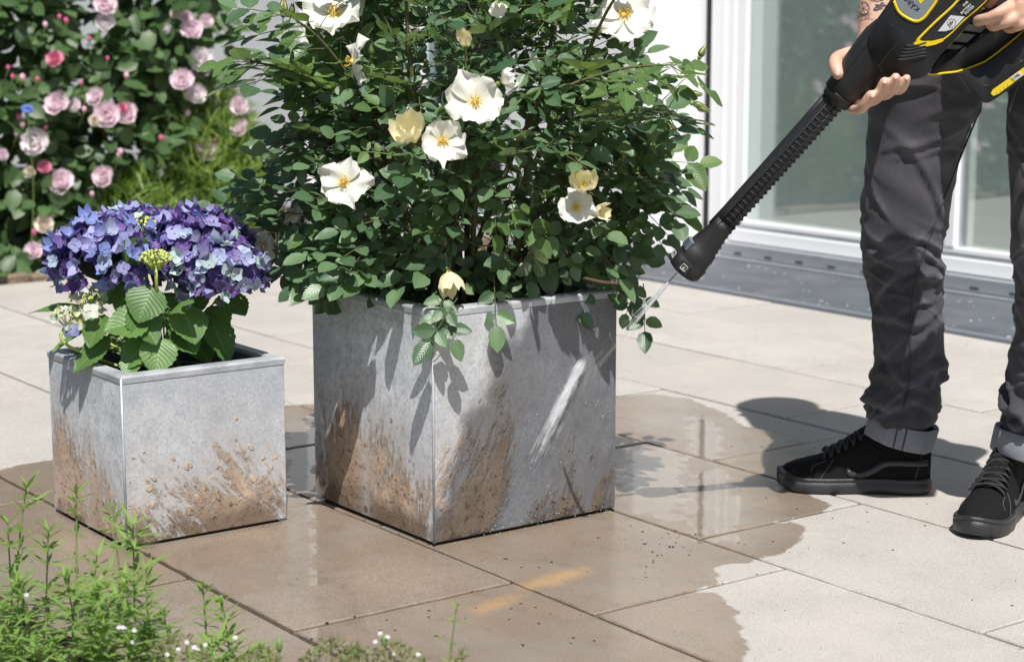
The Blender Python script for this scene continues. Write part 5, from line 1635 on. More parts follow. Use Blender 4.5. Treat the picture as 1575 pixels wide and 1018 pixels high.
# right arm, supporting the washer from the far side
rel = P(1418, -190, 3.14)
limb([RS, RS.lerp(rel, 0.5) + Vector((0, 0, -0.01)), rel], [0.055, 0.048, 0.042])
limb([rel, P(1384, -90, 3.11), P(1360, 10, 3.075), P(1346, 62, 3.055), P(1338, 92, 3.048)], [0.043, 0.047, 0.041, 0.030, 0.027])
DG = 3.005
bm_.tube(spline([P(1342, 84, 3.048), P(1332, 104, 3.048), P(1322, 122, 3.046), P(1330, 140, 3.044)], 4), [0.026] * 4 + [0.030] * 4 + [0.029] * 4 + [0.022], 12, flat=0.62, up=tuple(FW))
bm_.tube([P(1352, 108, 3.046), P(1335, 138, 3.046)], [0.022, 0.020], 10)
bm_.ball(P(1358, 120, 3.044), 0.020, 8); bm_.ball(P(1338, 142, 3.044), 0.019, 8)
def finger(pts, r0, r1):
    pp = spline(pts, 5); n = len(pp)
    bm_.tube(pp, [lerp(r0, r1, i / (n - 1)) + 0.0009 * math.sin(i / (n - 1) * math.pi * 3) for i in range(n)], 10)
    bm_.ball(pp[-1], r1 * 1.0, 8); bm_.ball(pp[0], r0, 8)
finger([P(1314, 142, 3.034), P(1310, 166, 3.008), P(1325, 167, 2.966), P(1340, 147, 2.944)], 0.0092, 0.0086)
finger([P(1332, 134, 3.034), P(1334, 156, 3.000), P(1349, 152, 2.958), P(1361, 127, 2.936)], 0.0092, 0.0086)
finger([P(1352, 126, 3.032), P(1356, 147, 2.996), P(1369, 143, 2.954), P(1378, 120, 2.932)], 0.0088, 0.0080)
finger([P(1370, 120, 3.030), P(1377, 139, 2.992), P(1387, 138, 2.952), P(1395, 121, 2.936)], 0.0078, 0.0070)
finger([P(1334, 88, 3.044), P(1310, 84, 3.028), P(1287, 92, 3.006), P(1290, 114, 2.985)], 0.0155, 0.0100)
# left arm and closed left hand on the trigger handle
DLH = 2.900
lel = RF(1.02, 3.10, 1.06)
limb([LS, LS.lerp(lel, 0.5) + Vector((0, 0, -0.01)), lel], [0.055, 0.048, 0.042])
lw = P(1622, -28, 2.925)
limb([lel, lel.lerp(lw, 0.35) + Vector((0, 0, -0.004)), lel.lerp(lw, 0.8), lw], [0.043, 0.046, 0.032, 0.028])
bm_.tube(spline([P(1618, -24, 2.915), P(1594, -6, 2.890), P(1568, 6, 2.870), P(1556, 8, 2.866)], 4), [0.028] * 4 + [0.036] * 4 + [0.037] * 4 + [0.031], 12, flat=0.55, up=tuple(FW))
finger([P(1562, 6, 2.868), P(1538, 20, 2.852), P(1514, 30, 2.868), P(1504, 33, 2.900)], 0.0100, 0.0084)
finger([P(1570, 18, 2.868), P(1552, 33, 2.853), P(1532, 40, 2.870), P(1524, 38, 2.905)], 0.0098, 0.0082)
finger([P(1582, 24, 2.872), P(1572, 38, 2.858), P(1556, 44, 2.878), P(1548, 40, 2.91)], 0.0092, 0.0078)
finger([P(1598, 18, 2.880), P(1594, 34, 2.866), P(1580, 42, 2.885), P(1572, 38, 2.91)], 0.0082, 0.0070)
finger([P(1575, -10, 2.880), P(1552, -14, 2.888), P(1530, -6, 2.915), P(1522, 4, 2.93)], 0.0130, 0.0095)
body = bm_.build('body', M_SKIN, None)
remesh(body, 0.0030, 2, 0.5)
BV = BVHTree.FromPolygons([v.co.copy() for v in body.data.vertices], [tuple(p_.vertices) for p_ in body.data.polygons])
body.parent = person; body.location = -person.location
# finger nails
M_NAIL = simple('finger nail', (0.78, 0.50, 0.42), 0.3, var=0.08)
def on_body(x, y, off=0.0):
    r_ = ray(x, y).normalized()
    loc, nrm, _, _ = BV.ray_cast(CAMP, r_)
    if loc is None: return None, None
    if nrm.dot(r_) > 0: nrm = -nrm
    return loc + nrm * off, nrm
for (x, y, dx, dy, sc_) in ((1343, 146, 0.5, -0.85, 1.0), (1362, 125, 0.4, -0.9, 0.95), (1379, 118, 0.4, -0.9, 0.9), (1396, 120, 0.4, -0.9, 0.8), (1289, 112, 0.15, 1.0, 1.1)):
    loc, nrm = on_body(x, y, 0.0)
    if loc is None: continue
    yv = AX * dx + Vector((0, 0, -dy)); yv = (yv - nrm * yv.dot(nrm)).normalized(); xv = yv.cross(nrm)
    nb = MB(); nb.ball(loc + nrm * 0.0002, (0.0042 * sc_, 0.0054 * sc_, 0.0011), 6, 0, Matrix((xv, yv, nrm)).transposed())
    nb.build('finger_nail', M_NAIL, body)
# tattoos on the right forearm
M_INK = simple('tattoo ink', (0.075, 0.070, 0.078), 0.6, var=0.3, scale=300)
ink = MB()
def stroke(pts, wpx=1.0):
    pts = [Vector((x, y, 0)) for x, y in pts]
    for a_, b_ in zip(pts, pts[1:]):
        n = max(1, int((b_ - a_).length / 2.5))
        prev = None
        dv = (b_ - a_).normalized(); nv = Vector((-dv.y, dv.x, 0)) * wpx * 0.5
        for i in range(n + 1):
            q = a_.lerp(b_, i / n)
            l, _ = on_body(q.x + nv.x, q.y + nv.y, 0.0004); r_, _ = on_body(q.x - nv.x, q.y - nv.y, 0.0004)
            if l is None or r_ is None or l.dot(FW) > 3.12: prev = None; continue
            if prev is not None and (prev[0] - l).length < 0.01: ink.add([prev[0], prev[1], r_, l], [(0, 1, 2, 3)])
            prev = (l, r_)
def circ(x, y, rx, ry, n=18): return [(x + rx * math.cos(2 * math.pi * k / n), y + ry * math.sin(2 * math.pi * k / n)) for k in range(n + 1)]
stroke(circ(1329, 14, 9, 10.5), 0.9); stroke(circ(1329, 14, 7.6, 9), 0.6)
for k in range(6):
    a_ = k * math.pi / 3 + 0.3; stroke([(1329, 14), (1329 + 7.6 * math.cos(a_), 14 + 9 * math.sin(a_))], 0.7)
for dx in range(0, 4):
    x = 1322 + dx * 4.6; y = 29.5 - dx * 0.6
    stroke([(x, y), (x, y - 5.5)], 0.8); stroke([(x, y - 5.5), (x + 3, y - 6)], 0.8); stroke([(x, y - 3), (x + 2.4, y - 3.3)], 0.8)
    if dx >= 2: stroke([(x, y), (x + 3, y - 0.4)], 0.8)
stroke([(1320, 33), (1332, 30), (1344, 30)], 0.6); stroke([(1320, 22.5), (1334, 21.5), (1340, 22)], 0.5)
for pl in ([(1344, 16), (1350, 11), (1347, 8), (1354, 9), (1358, 4), (1359, 10), (1366, 9)], [(1345, 17), (1352, 15), (1358, 13)], [(1350, 17), (1356, 10)], [(1346, 13), (1358, 9)], [(1352, 14), (1362, 7)]): stroke(pl, 2.6)
stroke(circ(1350, -2, 8, 4), 0.9); stroke(circ(1366, -4, 5, 4), 0.8); stroke([(1336, -2), (1342, 2), (1350, 3), (1360, 1)], 0.9)
tag(ink.build('tattoo', M_INK, body), 'dark line tattoos on the right forearm', kind=None)
# eyes, hair, shirt (above the picture, they cast the shadow on the terrace)
M_EYE = simple('eye', (0.8, 0.8, 0.8), 0.2); M_HAIR = simple('brown hair', (0.06, 0.04, 0.028), 0.6, var=0.4, scale=200)
for s_ in (-1, 1):
    e = MB(); e.ball(HC + FD * 0.080 + LD * (0.031 * s_) + Vector((0, 0, 0.008)), 0.0125, 8); e.build('eye', M_EYE, body)
hb = MB(); hb.ball(HC - FD * 0.012 + Vector((0, 0, 0.022)), (0.083, 0.098, 0.104), 12, 0, H3)
hair = hb.build('hair', M_HAIR, None)
bm = bmesh.new(); bm.from_mesh(hair.data)
bmesh.ops.delete(bm, geom=[v for v in bm.verts if (v.co - HC).dot(FD) > 0.045 and v.co.z < HC.z + 0.055 or v.co.z < HC.z - 0.06], context='VERTS')
bm.to_mesh(hair.data); bm.free(); hair.parent = person; hair.location = -person.location
sb = MB()
ell_tube(sb, [(PC + Vector((0, 0, 0.02)), 0.182, 0.135), (PC + Vector((0, 0, 0.15)), 0.165, 0.125), (RF(0.80, 3.20, 1.18), 0.175, 0.125), (RF(0.785, 3.19, 1.32), 0.195, 0.125), (SH_C + Vector((0, 0, 0.01)), 0.17, 0.10), (SH_C + Vector((0, 0, 0.055)), 0.08, 0.07)], 32, LD, FD)
for S_, el in ((RS, rel), (LS, lel)):
    sb.ball(S_, 0.068, 10); sb.tube([S_, S_.lerp(el, 0.62)], [0.067, 0.064], 20)
shirt = sb.build('shirt', simple('dark grey t shirt', (0.03, 0.03, 0.035), 0.9, bump=0.001, bscale=500), None)
remesh(shirt, 0.012, 3)
shirt.parent = person; shirt.location = -person.location
# ================================================================== PRESSURE WASHER
WN = Vector((-2.322, 2.095, 0.492)); WG = Vector((-2.109, 2.210, 0.761))
E1 = (WG - WN).normalized()
vv = (P(1400, 60, 3.0) - CAMP).normalized()
NN = -(vv - E1 * vv.dot(E1)).normalized()            # towards the camera
E2 = NN.cross(E1).normalized()                       # across the tool, in its plane
def WPt(x, y, off=0.0):
    r_ = ray(x, y)
    k = (WG - CAMP).dot(NN) / r_.dot(NN)
    return CAMP + r_ * k + NN * off
washer = empty('pressure_washer', WG, 'black handheld cordless pressure washer with yellow trim and long lance', 'pressure washer')
def plastic(name, col, rough, bump=0.0004):
    return simple(name, col, rough, var=0.25, scale=50, bump=bump, bscale=1400)
M_PLAS = plastic('black plastic', (0.014, 0.0145, 0.016), 0.50)
M_PLAS2 = plastic('dark grey plastic', (0.021, 0.022, 0.026), 0.42)
M_YEL = simple('yellow trim', (0.80, 0.58, 0.02), 0.4, var=0.06)
M_SILV = simple('silver badge', (0.36, 0.40, 0.45), 0.32, 0.5, var=0.15, scale=40)
M_LABW = simple('white label', (0.62, 0.63, 0.66), 0.5, var=0.05)
M_TXTW = simple('white print', (0.75, 0.75, 0.75), 0.6)
M_TXTB = simple('black print', (0.015, 0.015, 0.015), 0.6)
M_GREYB = simple('grey slider', (0.13, 0.17, 0.20), 0.4, var=0.1)
# axis of the lance through the middle of nozzle and socket
A0, A1 = WPt(1071, 393), WPt(1294, 144)
EA = (A1 - A0).normalized(); AL = (A1 - A0).length
EB = NN.cross(EA).normalized()                       # in-plane, across
if EB.dot(AX) > 0: EB = -EB                          # EB: upper left side of the lance
def ax_tube(name, st, mat, parent, n=24, ky=1.0, c0=A0):
    """st: (distance along axis, radius)"""
    mb = MB(); vs_, fs = [], []
    for t, r_ in st:
        for k in range(n):
            a_ = 2 * math.pi * k / n
            vs_.append(c0 + EA * t + EB * (math.cos(a_) * r_) + NN * (math.sin(a_) * r_ * ky))
    for i in range(len(st) - 1):
        for k in range(n): fs.append((i * n + k, i * n + (k + 1) % n, (i + 1) * n + (k + 1) % n, (i + 1) * n + k))
    fs.append(tuple(reversed(range(n)))); fs.append(tuple(range((len(st) - 1) * n, len(st) * n)))
    return mk(name, vs_, fs, mat, parent)
px_m = (WPt(1100, 393) - WPt(1071, 393)).length / 29.0
# nozzle head
noz = ax_tube('nozzle_head', [(-0.0335, 0.014), (-0.034, 0.0285), (-0.031, 0.0308), (-0.012, 0.0318), (-0.009, 0.0292), (-0.004, 0.0290), (0.014, 0.0278), (0.016, 0.0258), (0.034, 0.0230), (0.050, 0.0200), (0.066, 0.0185), (0.080, 0.0180)], M_PLAS, washer, 32)
ax_tube('nozzle_core', [(-0.0345, 0.004), (-0.0342, 0.0155), (-0.030, 0.016)], M_BLACK, noz, 16)
for i in range(6):
    t = 0.004 + i * 0.0105; r_ = interp([(0, 0.0292), (.03, .0240), (.062, .0192)], t)
    for a0, a1 in ((-2.75, -0.3),):
        mb = MB(); mb.tube([A0 + EA * (t + 0.002) + EB * (math.cos(a_) * r_) - NN * (math.sin(a_) * r_) for a_ in [lerp(0.9, 3.1, k / 10) for k in range(11)]], 0.0011, 6)
        mb.build('rib', M_PLAS2, noz)
# grey slider and the spray marks
def pad(name, t, ang, l, w, h, mat, parent, r_):
    c = A0 + EA * t + EB * (math.cos(ang) * r_) + NN * (math.sin(ang) * r_)
    nz = (EB * math.cos(ang) + NN * math.sin(ang)).normalized(); sx = EA.cross(nz)
    bm = bmesh.new(); box_bm(bm, (-l / 2, -w / 2, -h), (l / 2, w / 2, h), min(l, w, 2 * h) * 0.3, 2)
    for v in bm.verts: v.co = c + EA * v.co.x + sx * v.co.y + nz * v.co.z
    return bm_obj(name, bm, mat, parent, False), c, nz, sx
sl, c_, nz, sx = pad('slider', 0.012, R(35), 0.020, 0.020, 0.004, M_GREYB, noz, 0.0274)
for i in range(4):
    mb = MB(); mb.tube([c_ + EA * (-0.006 + i * 0.004) + sx * -0.008 + nz * 0.0042, c_ + EA * (-0.006 + i * 0.004) + sx * 0.008 + nz * 0.0042], 0.0008, 5); mb.build('grip_line', M_PLAS2, sl)
for ang in (R(28), R(88)):
    pd_, c_, nz, sx = pad('mark_pad', -0.019, ang, 0.020, 0.020, 0.0016, M_PLAS2, noz, 0.0310)
    fr = MB(); cc = c_ + nz * 0.0020
    sq = [cc + EA * a_ + sx * b_ for a_, b_ in ((-.005, -.005), (.005, -.005), (.005, .005), (-.005, .005), (-.005, -.005))]
    fr.tube(sq, 0.0005, 4)
    fr.add([cc + EA * 0.0032, cc - EA * 0.0034 + sx * 0.0026, cc - EA * 0.0034 - sx * 0.0026], [(0, 1, 2), (2, 1, 0)])
    fr.build('spray_mark', M_TXTW, pd_, False)
# lance with ribbed underside
lance = ax_tube('lance', [(0.075, 0.0172), (0.10, 0.0172), (AL - 0.005, 0.0180), (AL + 0.03, 0.0180)], M_PLAS2, washer, 24, 0.9)
mb = MB()
mb.tube([A0 + EA * t + EB * 0.0145 for t in (0.06, 0.1, 0.2, 0.3, AL)], [0.007, 0.0062, 0.0062, 0.0065, 0.007], 10, flat=1.3, up=tuple(NN))
mb.build('top_rail', M_PLAS, lance)
t = 0.070
while t < AL - 0.006:
    mb = MB()
    mb.tube([A0 + EA * t + EB * (math.cos(a_) * 0.0190) + NN * (math.sin(a_) * 0.0175) for a_ in [lerp(R(75), R(255), k / 10) for k in range(11)]], 0.0012, 5)
    mb.build('rib', M_PLAS, lance); t += 0.0102
mb = MB(); 
for a_ in (R(72), R(118)):
    mb.tube([A0 + EA * tt + EB * (math.cos(a_) * 0.0182) + NN * (math.sin(a_) * 0.0172) for tt in (0.07, 0.2, AL)], 0.0013, 5)
tag(mb.build('side_rail', M_PLAS, lance))
# front grip: tapered round body behind a collar
ax_tube('collar', [(AL - 0.016, 0.0200), (AL - 0.015, 0.0245), (AL - 0.001, 0.0262), (AL + 0.001, 0.0262)], M_PLAS, washer, 28)
GC = A0 + EB * 0.002
grip = ax_tube('front_grip', [(AL - 0.004, 0.0235), (AL - 0.003, 0.0275), (AL + 0.02, 0.0300), (AL + 0.05, 0.0335), (AL + 0.08, 0.0370), (AL + 0.105, 0.0385), (AL + 0.125, 0.0350), (AL + 0.14, 0.0280)], M_PLAS, washer, 32, 0.92, GC)
mb = MB(); mb.tube([GC + EA * (AL + t) + EB * (math.cos(R(62)) * r_) + NN * (math.sin(R(62)) * r_ * 0.92) for t, r_ in ((0, .0282), (.02, .0303), (.05, .0338), (.08, .0373), (.115, .0423))], 0.0007, 4)
mb.build('shell_seam', M_BLACK, grip)
def profile(name, pts, t0, t1, mat, parent, bevel=0.006, seg=3):
    """outline traced on the tool's plane, given real thickness from t0 to t1 (metres towards the camera)"""
    bm = bmesh.new()
    lo = [bm.verts.new(WPt(x, y, t0)) for x, y in pts]
    hi = [bm.verts.new(WPt(x, y, t1)) for x, y in pts]
    bm.faces.new(lo); bm.faces.new(list(reversed(hi)))
    n = len(pts)
    for k in range(n): bm.faces.new((lo[k], hi[k], hi[(k + 1) % n], lo[(k + 1) % n]))
    if bevel: bmesh.ops.bevel(bm, geom=[e for e in bm.edges], offset=bevel, segments=seg, affect='EDGES', profile=0.5, clamp_overlap=True)
    return bm_obj(name, bm, mat, parent, True)
def sm(pts, n=4): return [(q.x, q.y) for q in spline([Vector((x, y, 0)) for x, y in pts], n)][:-1]
HT = 0.036
house_pts = sm([(1342, 44), (1358, 20), (1372, 0), (1400, -42), (1440, -92), (1492, -118), (1540, -96), (1556, -60), (1540, -22), (1514, 10), (1488, 40), (1454, 77), (1438, 98), (1428, 112), (1402, 118), (1374, 114), (1352, 98), (1342, 70), (1342, 44)], 3)
housing = profile('motor_housing', house_pts, -HT, HT, M_PLAS, washer, 0.007, 3)
loop = sm([(1432, 113), (1456, 111), (1478, 108), (1506, 98), (1528, 86), (1576, 46), (1636, -12), (1628, -52), (1596, -62), (1560, 6), (1516, 48), (1484, 74), (1454, 80), (1440, 96), (1432, 113)], 3)
handle = profile('handle', loop, -0.019, 0.019, M_PLAS2, washer, 0.006, 3)
bat = sm([(1476, 109), (1492, 128), (1509, 147), (1520, 154), (1534, 147), (1576, 118), (1652, 64), (1634, 14), (1576, 50), (1530, 88), (1506, 99), (1476, 109)], 3)
battery = profile('battery_pack', bat, -0.034, 0.034, M_PLAS, washer, 0.006, 3)
def line(name, pts, r_, off, mat, parent, closed=False, n=5):
    q = spline([WPt(x, y, off) for x, y in pts], n)
    mb = MB(); mb.tube(q, r_, 8); return mb.build(name, mat, parent)
line('yellow_trim', [(1516, 10), (1506, 17), (1475, 53), (1446, 83), (1431, 98), (1427, 106), (1434, 112), (1456, 110), (1478, 107), (1506, 97.5), (1527, 86), (1576, 46), (1632, -8)], 0.0017, 0.0195, M_YEL, handle)
# side panel trim, badge, labels
def patch(name, pts, off, mat, parent, th=0.0010):
    bm = bmesh.new()
    lo = [bm.verts.new(WPt(x, y, off - th)) for x, y in pts]; hi = [bm.verts.new(WPt(x, y, off + th)) for x, y in pts]
    bm.faces.new(lo); bm.faces.new(list(reversed(hi))); n = len(pts)
    for k in range(n): bm.faces.new((lo[k], hi[k], hi[(k + 1) % n], lo[(k + 1) % n]))
    return bm_obj(name, bm, mat, parent)
line('yellow_trim', [(1506, -42), (1475, 0), (1442, 31), (1414, 59)], 0.0021, HT, M_YEL, housing)
line('yellow_trim', [(1540, -26), (1517, 1), (1486, 28), (1466, 48), (1453, 58)], 0.0013, HT, M_YEL, housing)
patch('yellow_trim', [(1410, 62), (1418, 56), (1421, 59), (1438, 59), (1453, 55), (1455, 59), (1444, 64), (1430, 67), (1413, 66)], HT + 0.0014, M_YEL, housing, 0.0018)
patch('recess_panel', [(1422, 57), (1476, 3), (1512, 1), (1486, 26), (1466, 46), (1450, 55), (1436, 57)], HT + 0.0002, M_PLAS2, housing, 0.0010)
line('badge_border', [(1380, -2), (1387, 14), (1400, 24), (1414, 29), (1425, 24), (1434, 13), (1442, 2), (1448, -10)], 0.0026, HT, M_YEL, housing)
badge = patch('badge', [(1382, -4), (1389, 12), (1401, 22), (1414, 27), (1424, 22), (1433, 10), (1440, 0), (1446, -12), (1420, -40), (1400, -28)], HT + 0.0004, M_SILV, housing, 0.0012)
patch('name_plate', [(1472, 9), (1504, -14), (1524, -8), (1492, 21)], HT + 0.0016, M_TXTB, housing, 0.0006)
wl = patch('voltage_label', [(1447, 44), (1466, 20), (1487.5, 22), (1471, 40), (1459, 44)], HT + 0.0018, M_LABW, housing, 0.0006)
def text(body_, x, y, ang, hpx, mat, parent, off, name='lettering', sx=1.0):
    """ang: reading direction in the picture, degrees counter-clockwise from right"""
    cu = bpy.data.curves.new('t', 'FONT'); cu.body = body_; cu.size = 1.0; cu.offset = 0.012
    ob = bpy.data.objects.new('t', cu); COL.objects.link(ob)
    dg = bpy.context.evaluated_depsgraph_get(); dg.update()
    me = bpy.data.meshes.new_from_object(ob.evaluated_get(dg))
    bpy.data.objects.remove(ob)
    a_ = R(ang); dx, dy = math.cos(a_), -math.sin(a_)
    ux, uy = -math.sin(a_), -math.cos(a_)
    s_ = hpx / 0.7
    vs_ = [WPt(x + (v.co.x * sx * dx + v.co.y * ux) * s_, y + (v.co.x * sx * dy + v.co.y * uy) * s_, off) for v in me.vertices]
    fs = [tuple(p_.vertices) for p_ in me.polygons]
    return mk(name, vs_, fs, mat, parent, smooth=False)
text('K\u00c4RCHER', 1420.5, 9.5, 137, 8.0, M_TXTB, badge, HT + 0.0020, sx=1.0)
patch('badge_bar', [(1417, -3), (1423, -8), (1426, -3), (1420, 3)], HT + 0.0016, M_YEL, badge, 0.0006)
text('BATTERY', 1483, 18.5, 43, 3.6, M_TXTW, housing, HT + 0.0026)
text('POWER', 1489.5, 19, 43, 3.6, M_TXTW, housing, HT + 0.0026)
text('KHB', 1486.5, 6.5, 43, 3.4, M_TXTW, housing, HT + 0.0026)
text('18V', 1464.5, 37.5, 46, 4.6, M_TXTB, wl, HT + 0.0028)
arc = MB()
for k in range(10):
    a0, a1 = k * 0.628, k * 0.628 + 0.36
    pts = [WPt(1468 + 6.3 * math.cos(a_), 31.5 + 6.6 * math.sin(a_), HT + 0.0027) for a_ in (a0, (a0 + a1) / 2, a1)]
    arc.tube(pts, 0.00045, 4)
arc.build('battery_symbol', M_TXTB, wl)
# air vents on the flank
for i in range(5):
    x, y = 1384 + i * 3.0, 88 - i * 5.2
    mb = MB(); mb.tube(spline([WPt(x, y, HT + 0.0006), WPt(x + 18, y - 1.5, HT + 0.0006), WPt(x + 46 - i * 2.5, y - 7, HT + 0.0006)], 4), [0.0012] + [0.0034] * 7 + [0.0012], 6)
    mb.build('vent_slot', M_BLACK, housing)
line('panel_seam', [(1371, 32), (1392, 44), (1394, 52), (1372, 78), (1354, 100)], 0.0012, HT - 0.001, M_PLAS2, housing)
# striped rating plate seen through the handle opening
plate = patch('rating_plate', [(1450, 80), (1470, 52), (1500, 20), (1524, 34), (1520, 48), (1486, 76)], -0.014, M_BLACK, handle, 0.002)
for q in ([(1452, 77), (1458, 70), (1481, 72), (1474, 78)], [(1463, 65), (1476, 53), (1500, 55), (1487, 67)], [(1482, 48), (1490, 39), (1518, 43), (1508, 52)]):
    patch('plate_stripe', q, -0.0105, M_LABW, plate, 0.0008)
# battery: yellow strip, lettering, latch
ys = patch('yellow_strip', [(1527, 139), (1530, 133), (1553, 117), (1575, 101), (1622, 68), (1627, 76), (1576, 112), (1538, 140), (1531, 142.5)], 0.0346, M_YEL, battery, 0.0008)
patch('strip_label', [(1557, 115), (1571, 105), (1576, 111), (1563, 120)], 0.0356, M_LABW, ys, 0.0006)
text('CABL', 1561, 118.5, 36, 4.0, M_TXTB, ys, 0.0366)
for k in range(4):
    x, y = 1535 + k * 5.5, 137 - k * 4.0
    patch('strip_notch', [(x, y), (x + 0.8, y - 0.6), (x + 2.4, y + 2.2), (x + 1.6, y + 2.8)], 0.0356, simple('dull yellow', (0.5, 0.36, 0.02), 0.5), ys, 0.0003)
line('battery_seam', [(1478, 112), (1492, 128), (1509, 146)], 0.0009, 0.030, simple('brass edge', (0.35, 0.30, 0.2), 0.4, 0.6), battery)
line('battery_seam', [(1514, 127), (1524, 127), (1530, 122), (1576, 88)], 0.0011, 0.0335, M_PLAS2, battery)
patch('release_latch', [(1556, 106), (1563, 101), (1564.5, 103), (1557.5, 108)], 0.0345, M_BLACK, battery, 0.0012)

# ================================================================== WATER JET
def spray_mat(name, alpha):
    m = NT(name)
    pos = m.n('NewGeometry').outputs['Position']
    a_ = m.math('MULTIPLY', m.math('ADD', 0.5, m.math('MULTIPLY', m.noise(pos, 120, 2), 0.6)), alpha)
    d_ = m.n('BsdfDiffuse', Color=(0.95, 0.96, 0.98)); t_ = m.n('BsdfTranslucent', Color=(0.95, 0.96, 0.98))
    w_ = m.n('MixShader', i0=0.5, i1=d_, i2=t_)
    m.surf(m.n('MixShader', i0=a_, i1=m.n('BsdfTransparent'), i2=w_))
    return m.mat
J0 = A0 - EA * 0.034 + EB * 0.004
def on_face(x, y, off=0.001):      # big planter's right face
    r_ = ray(x, y); return CAMP + r_ * ((BF.x + off) / r_.x)
rj = random.Random(8)
jet = empty('water_jet', J0, 'white fan of water sprayed from the nozzle onto the large planter', 'water jet')
def strands(name, gen, n, alpha):
    mb = MB()
    for _ in range(n):
        a_, b_, r_ = gen()
        mb.tube([a_, a_.lerp(b_, 0.35), a_.lerp(b_, 0.7), b_], [r_ * 0.3, r_, r_, r_ * 0.2], 5, cap=False)
    o = mb.build(name, spray_mat(name + ' water', alpha), jet)
    return tag(o, kind='stuff')
Jt, Jb = on_face(884, 572), on_face(815, 712)
def g_core():
    e = Jt.lerp(Jb, min(1, max(0, rj.gauss(0.40, 0.13)))) + Vector((0, rj.gauss(0, .006), rj.gauss(0, .006)))
    t0 = rj.uniform(0, 0.04); t1 = min(0.5, 0.10 + abs(rj.gauss(0, 0.14)))
    return J0.lerp(e, t0), J0.lerp(e, t1), rj.uniform(0.0004, 0.0010)
def g_fan():
    e = Jt.lerp(Jb, min(1, max(0, rj.gauss(0.42, 0.22)))) + Vector((0, rj.gauss(0, .008), rj.gauss(0, .008)))
    t0 = rj.uniform(0.25, 0.8); return J0.lerp(e, t0), J0.lerp(e, min(0.99, t0 + rj.uniform(0.08, 0.25))), rj.uniform(0.0004, 0.0009)
def g_hit():
    k = min(1.05, max(-0.05, rj.gauss(0.26, 0.24)))
    c = Jt.lerp(Jb, k) + Vector((abs(rj.gauss(0, .006)) + 0.001, 0, 0))
    bend = Vector((0, 0.012 * (0.25 - (k - 0.45) ** 2), 0.01 * (0.25 - (k - 0.45) ** 2)))
    wv_ = Vector((0, rj.gauss(0, 0.0026 + 0.007 * abs(k - 0.15)), rj.gauss(0, 0.003)))
    d_ = (Jb - Jt).normalized() + Vector((0, rj.gauss(0, .05), rj.gauss(0, .03)))
    L = rj.uniform(0.012, 0.040)
    return c + wv_ + bend - d_ * L * 0.5, c + wv_ + bend + d_ * L * 0.5, rj.uniform(0.0014, 0.0036)
def g_mist():
    k = rj.uniform(-0.3, 1.3); c = Jt.lerp(Jb, k) + Vector((abs(rj.gauss(0, .012)) + 0.002, rj.gauss(0.012, 0.03), rj.gauss(0.0, 0.02)))
    d_ = (Jb - Jt).normalized() + Vector((0, rj.gauss(0, .2), rj.gauss(0, .1))); L = rj.uniform(0.01, 0.04)
    return c, c + d_ * L, rj.uniform(0.0014, 0.0036)
strands('jet_core', g_core, 150, 0.36)
strands('jet_fan', g_fan, 90, 0.03)
strands('impact_streak', g_hit, 460, 0.095)
strands('impact_mist', g_mist, 90, 0.016)
dr = MB()
for i in range(120):
    if i < 60: c = Jt.lerp(Jb, rj.random()) + Vector((abs(rj.gauss(0, .035)) + .004, rj.gauss(0, .05), rj.gauss(0, .05)))
    else: c = Vector((BF.x + abs(rj.gauss(0, .02)) + .003, BF.y + rj.uniform(.02, .38), abs(rj.gauss(0, .012)) + .002))
    dr.ball(c, rj.uniform(0.0003, 0.0010), 4)
tag(dr.build('droplets', spray_mat('droplet water', 0.8), jet), kind='stuff')
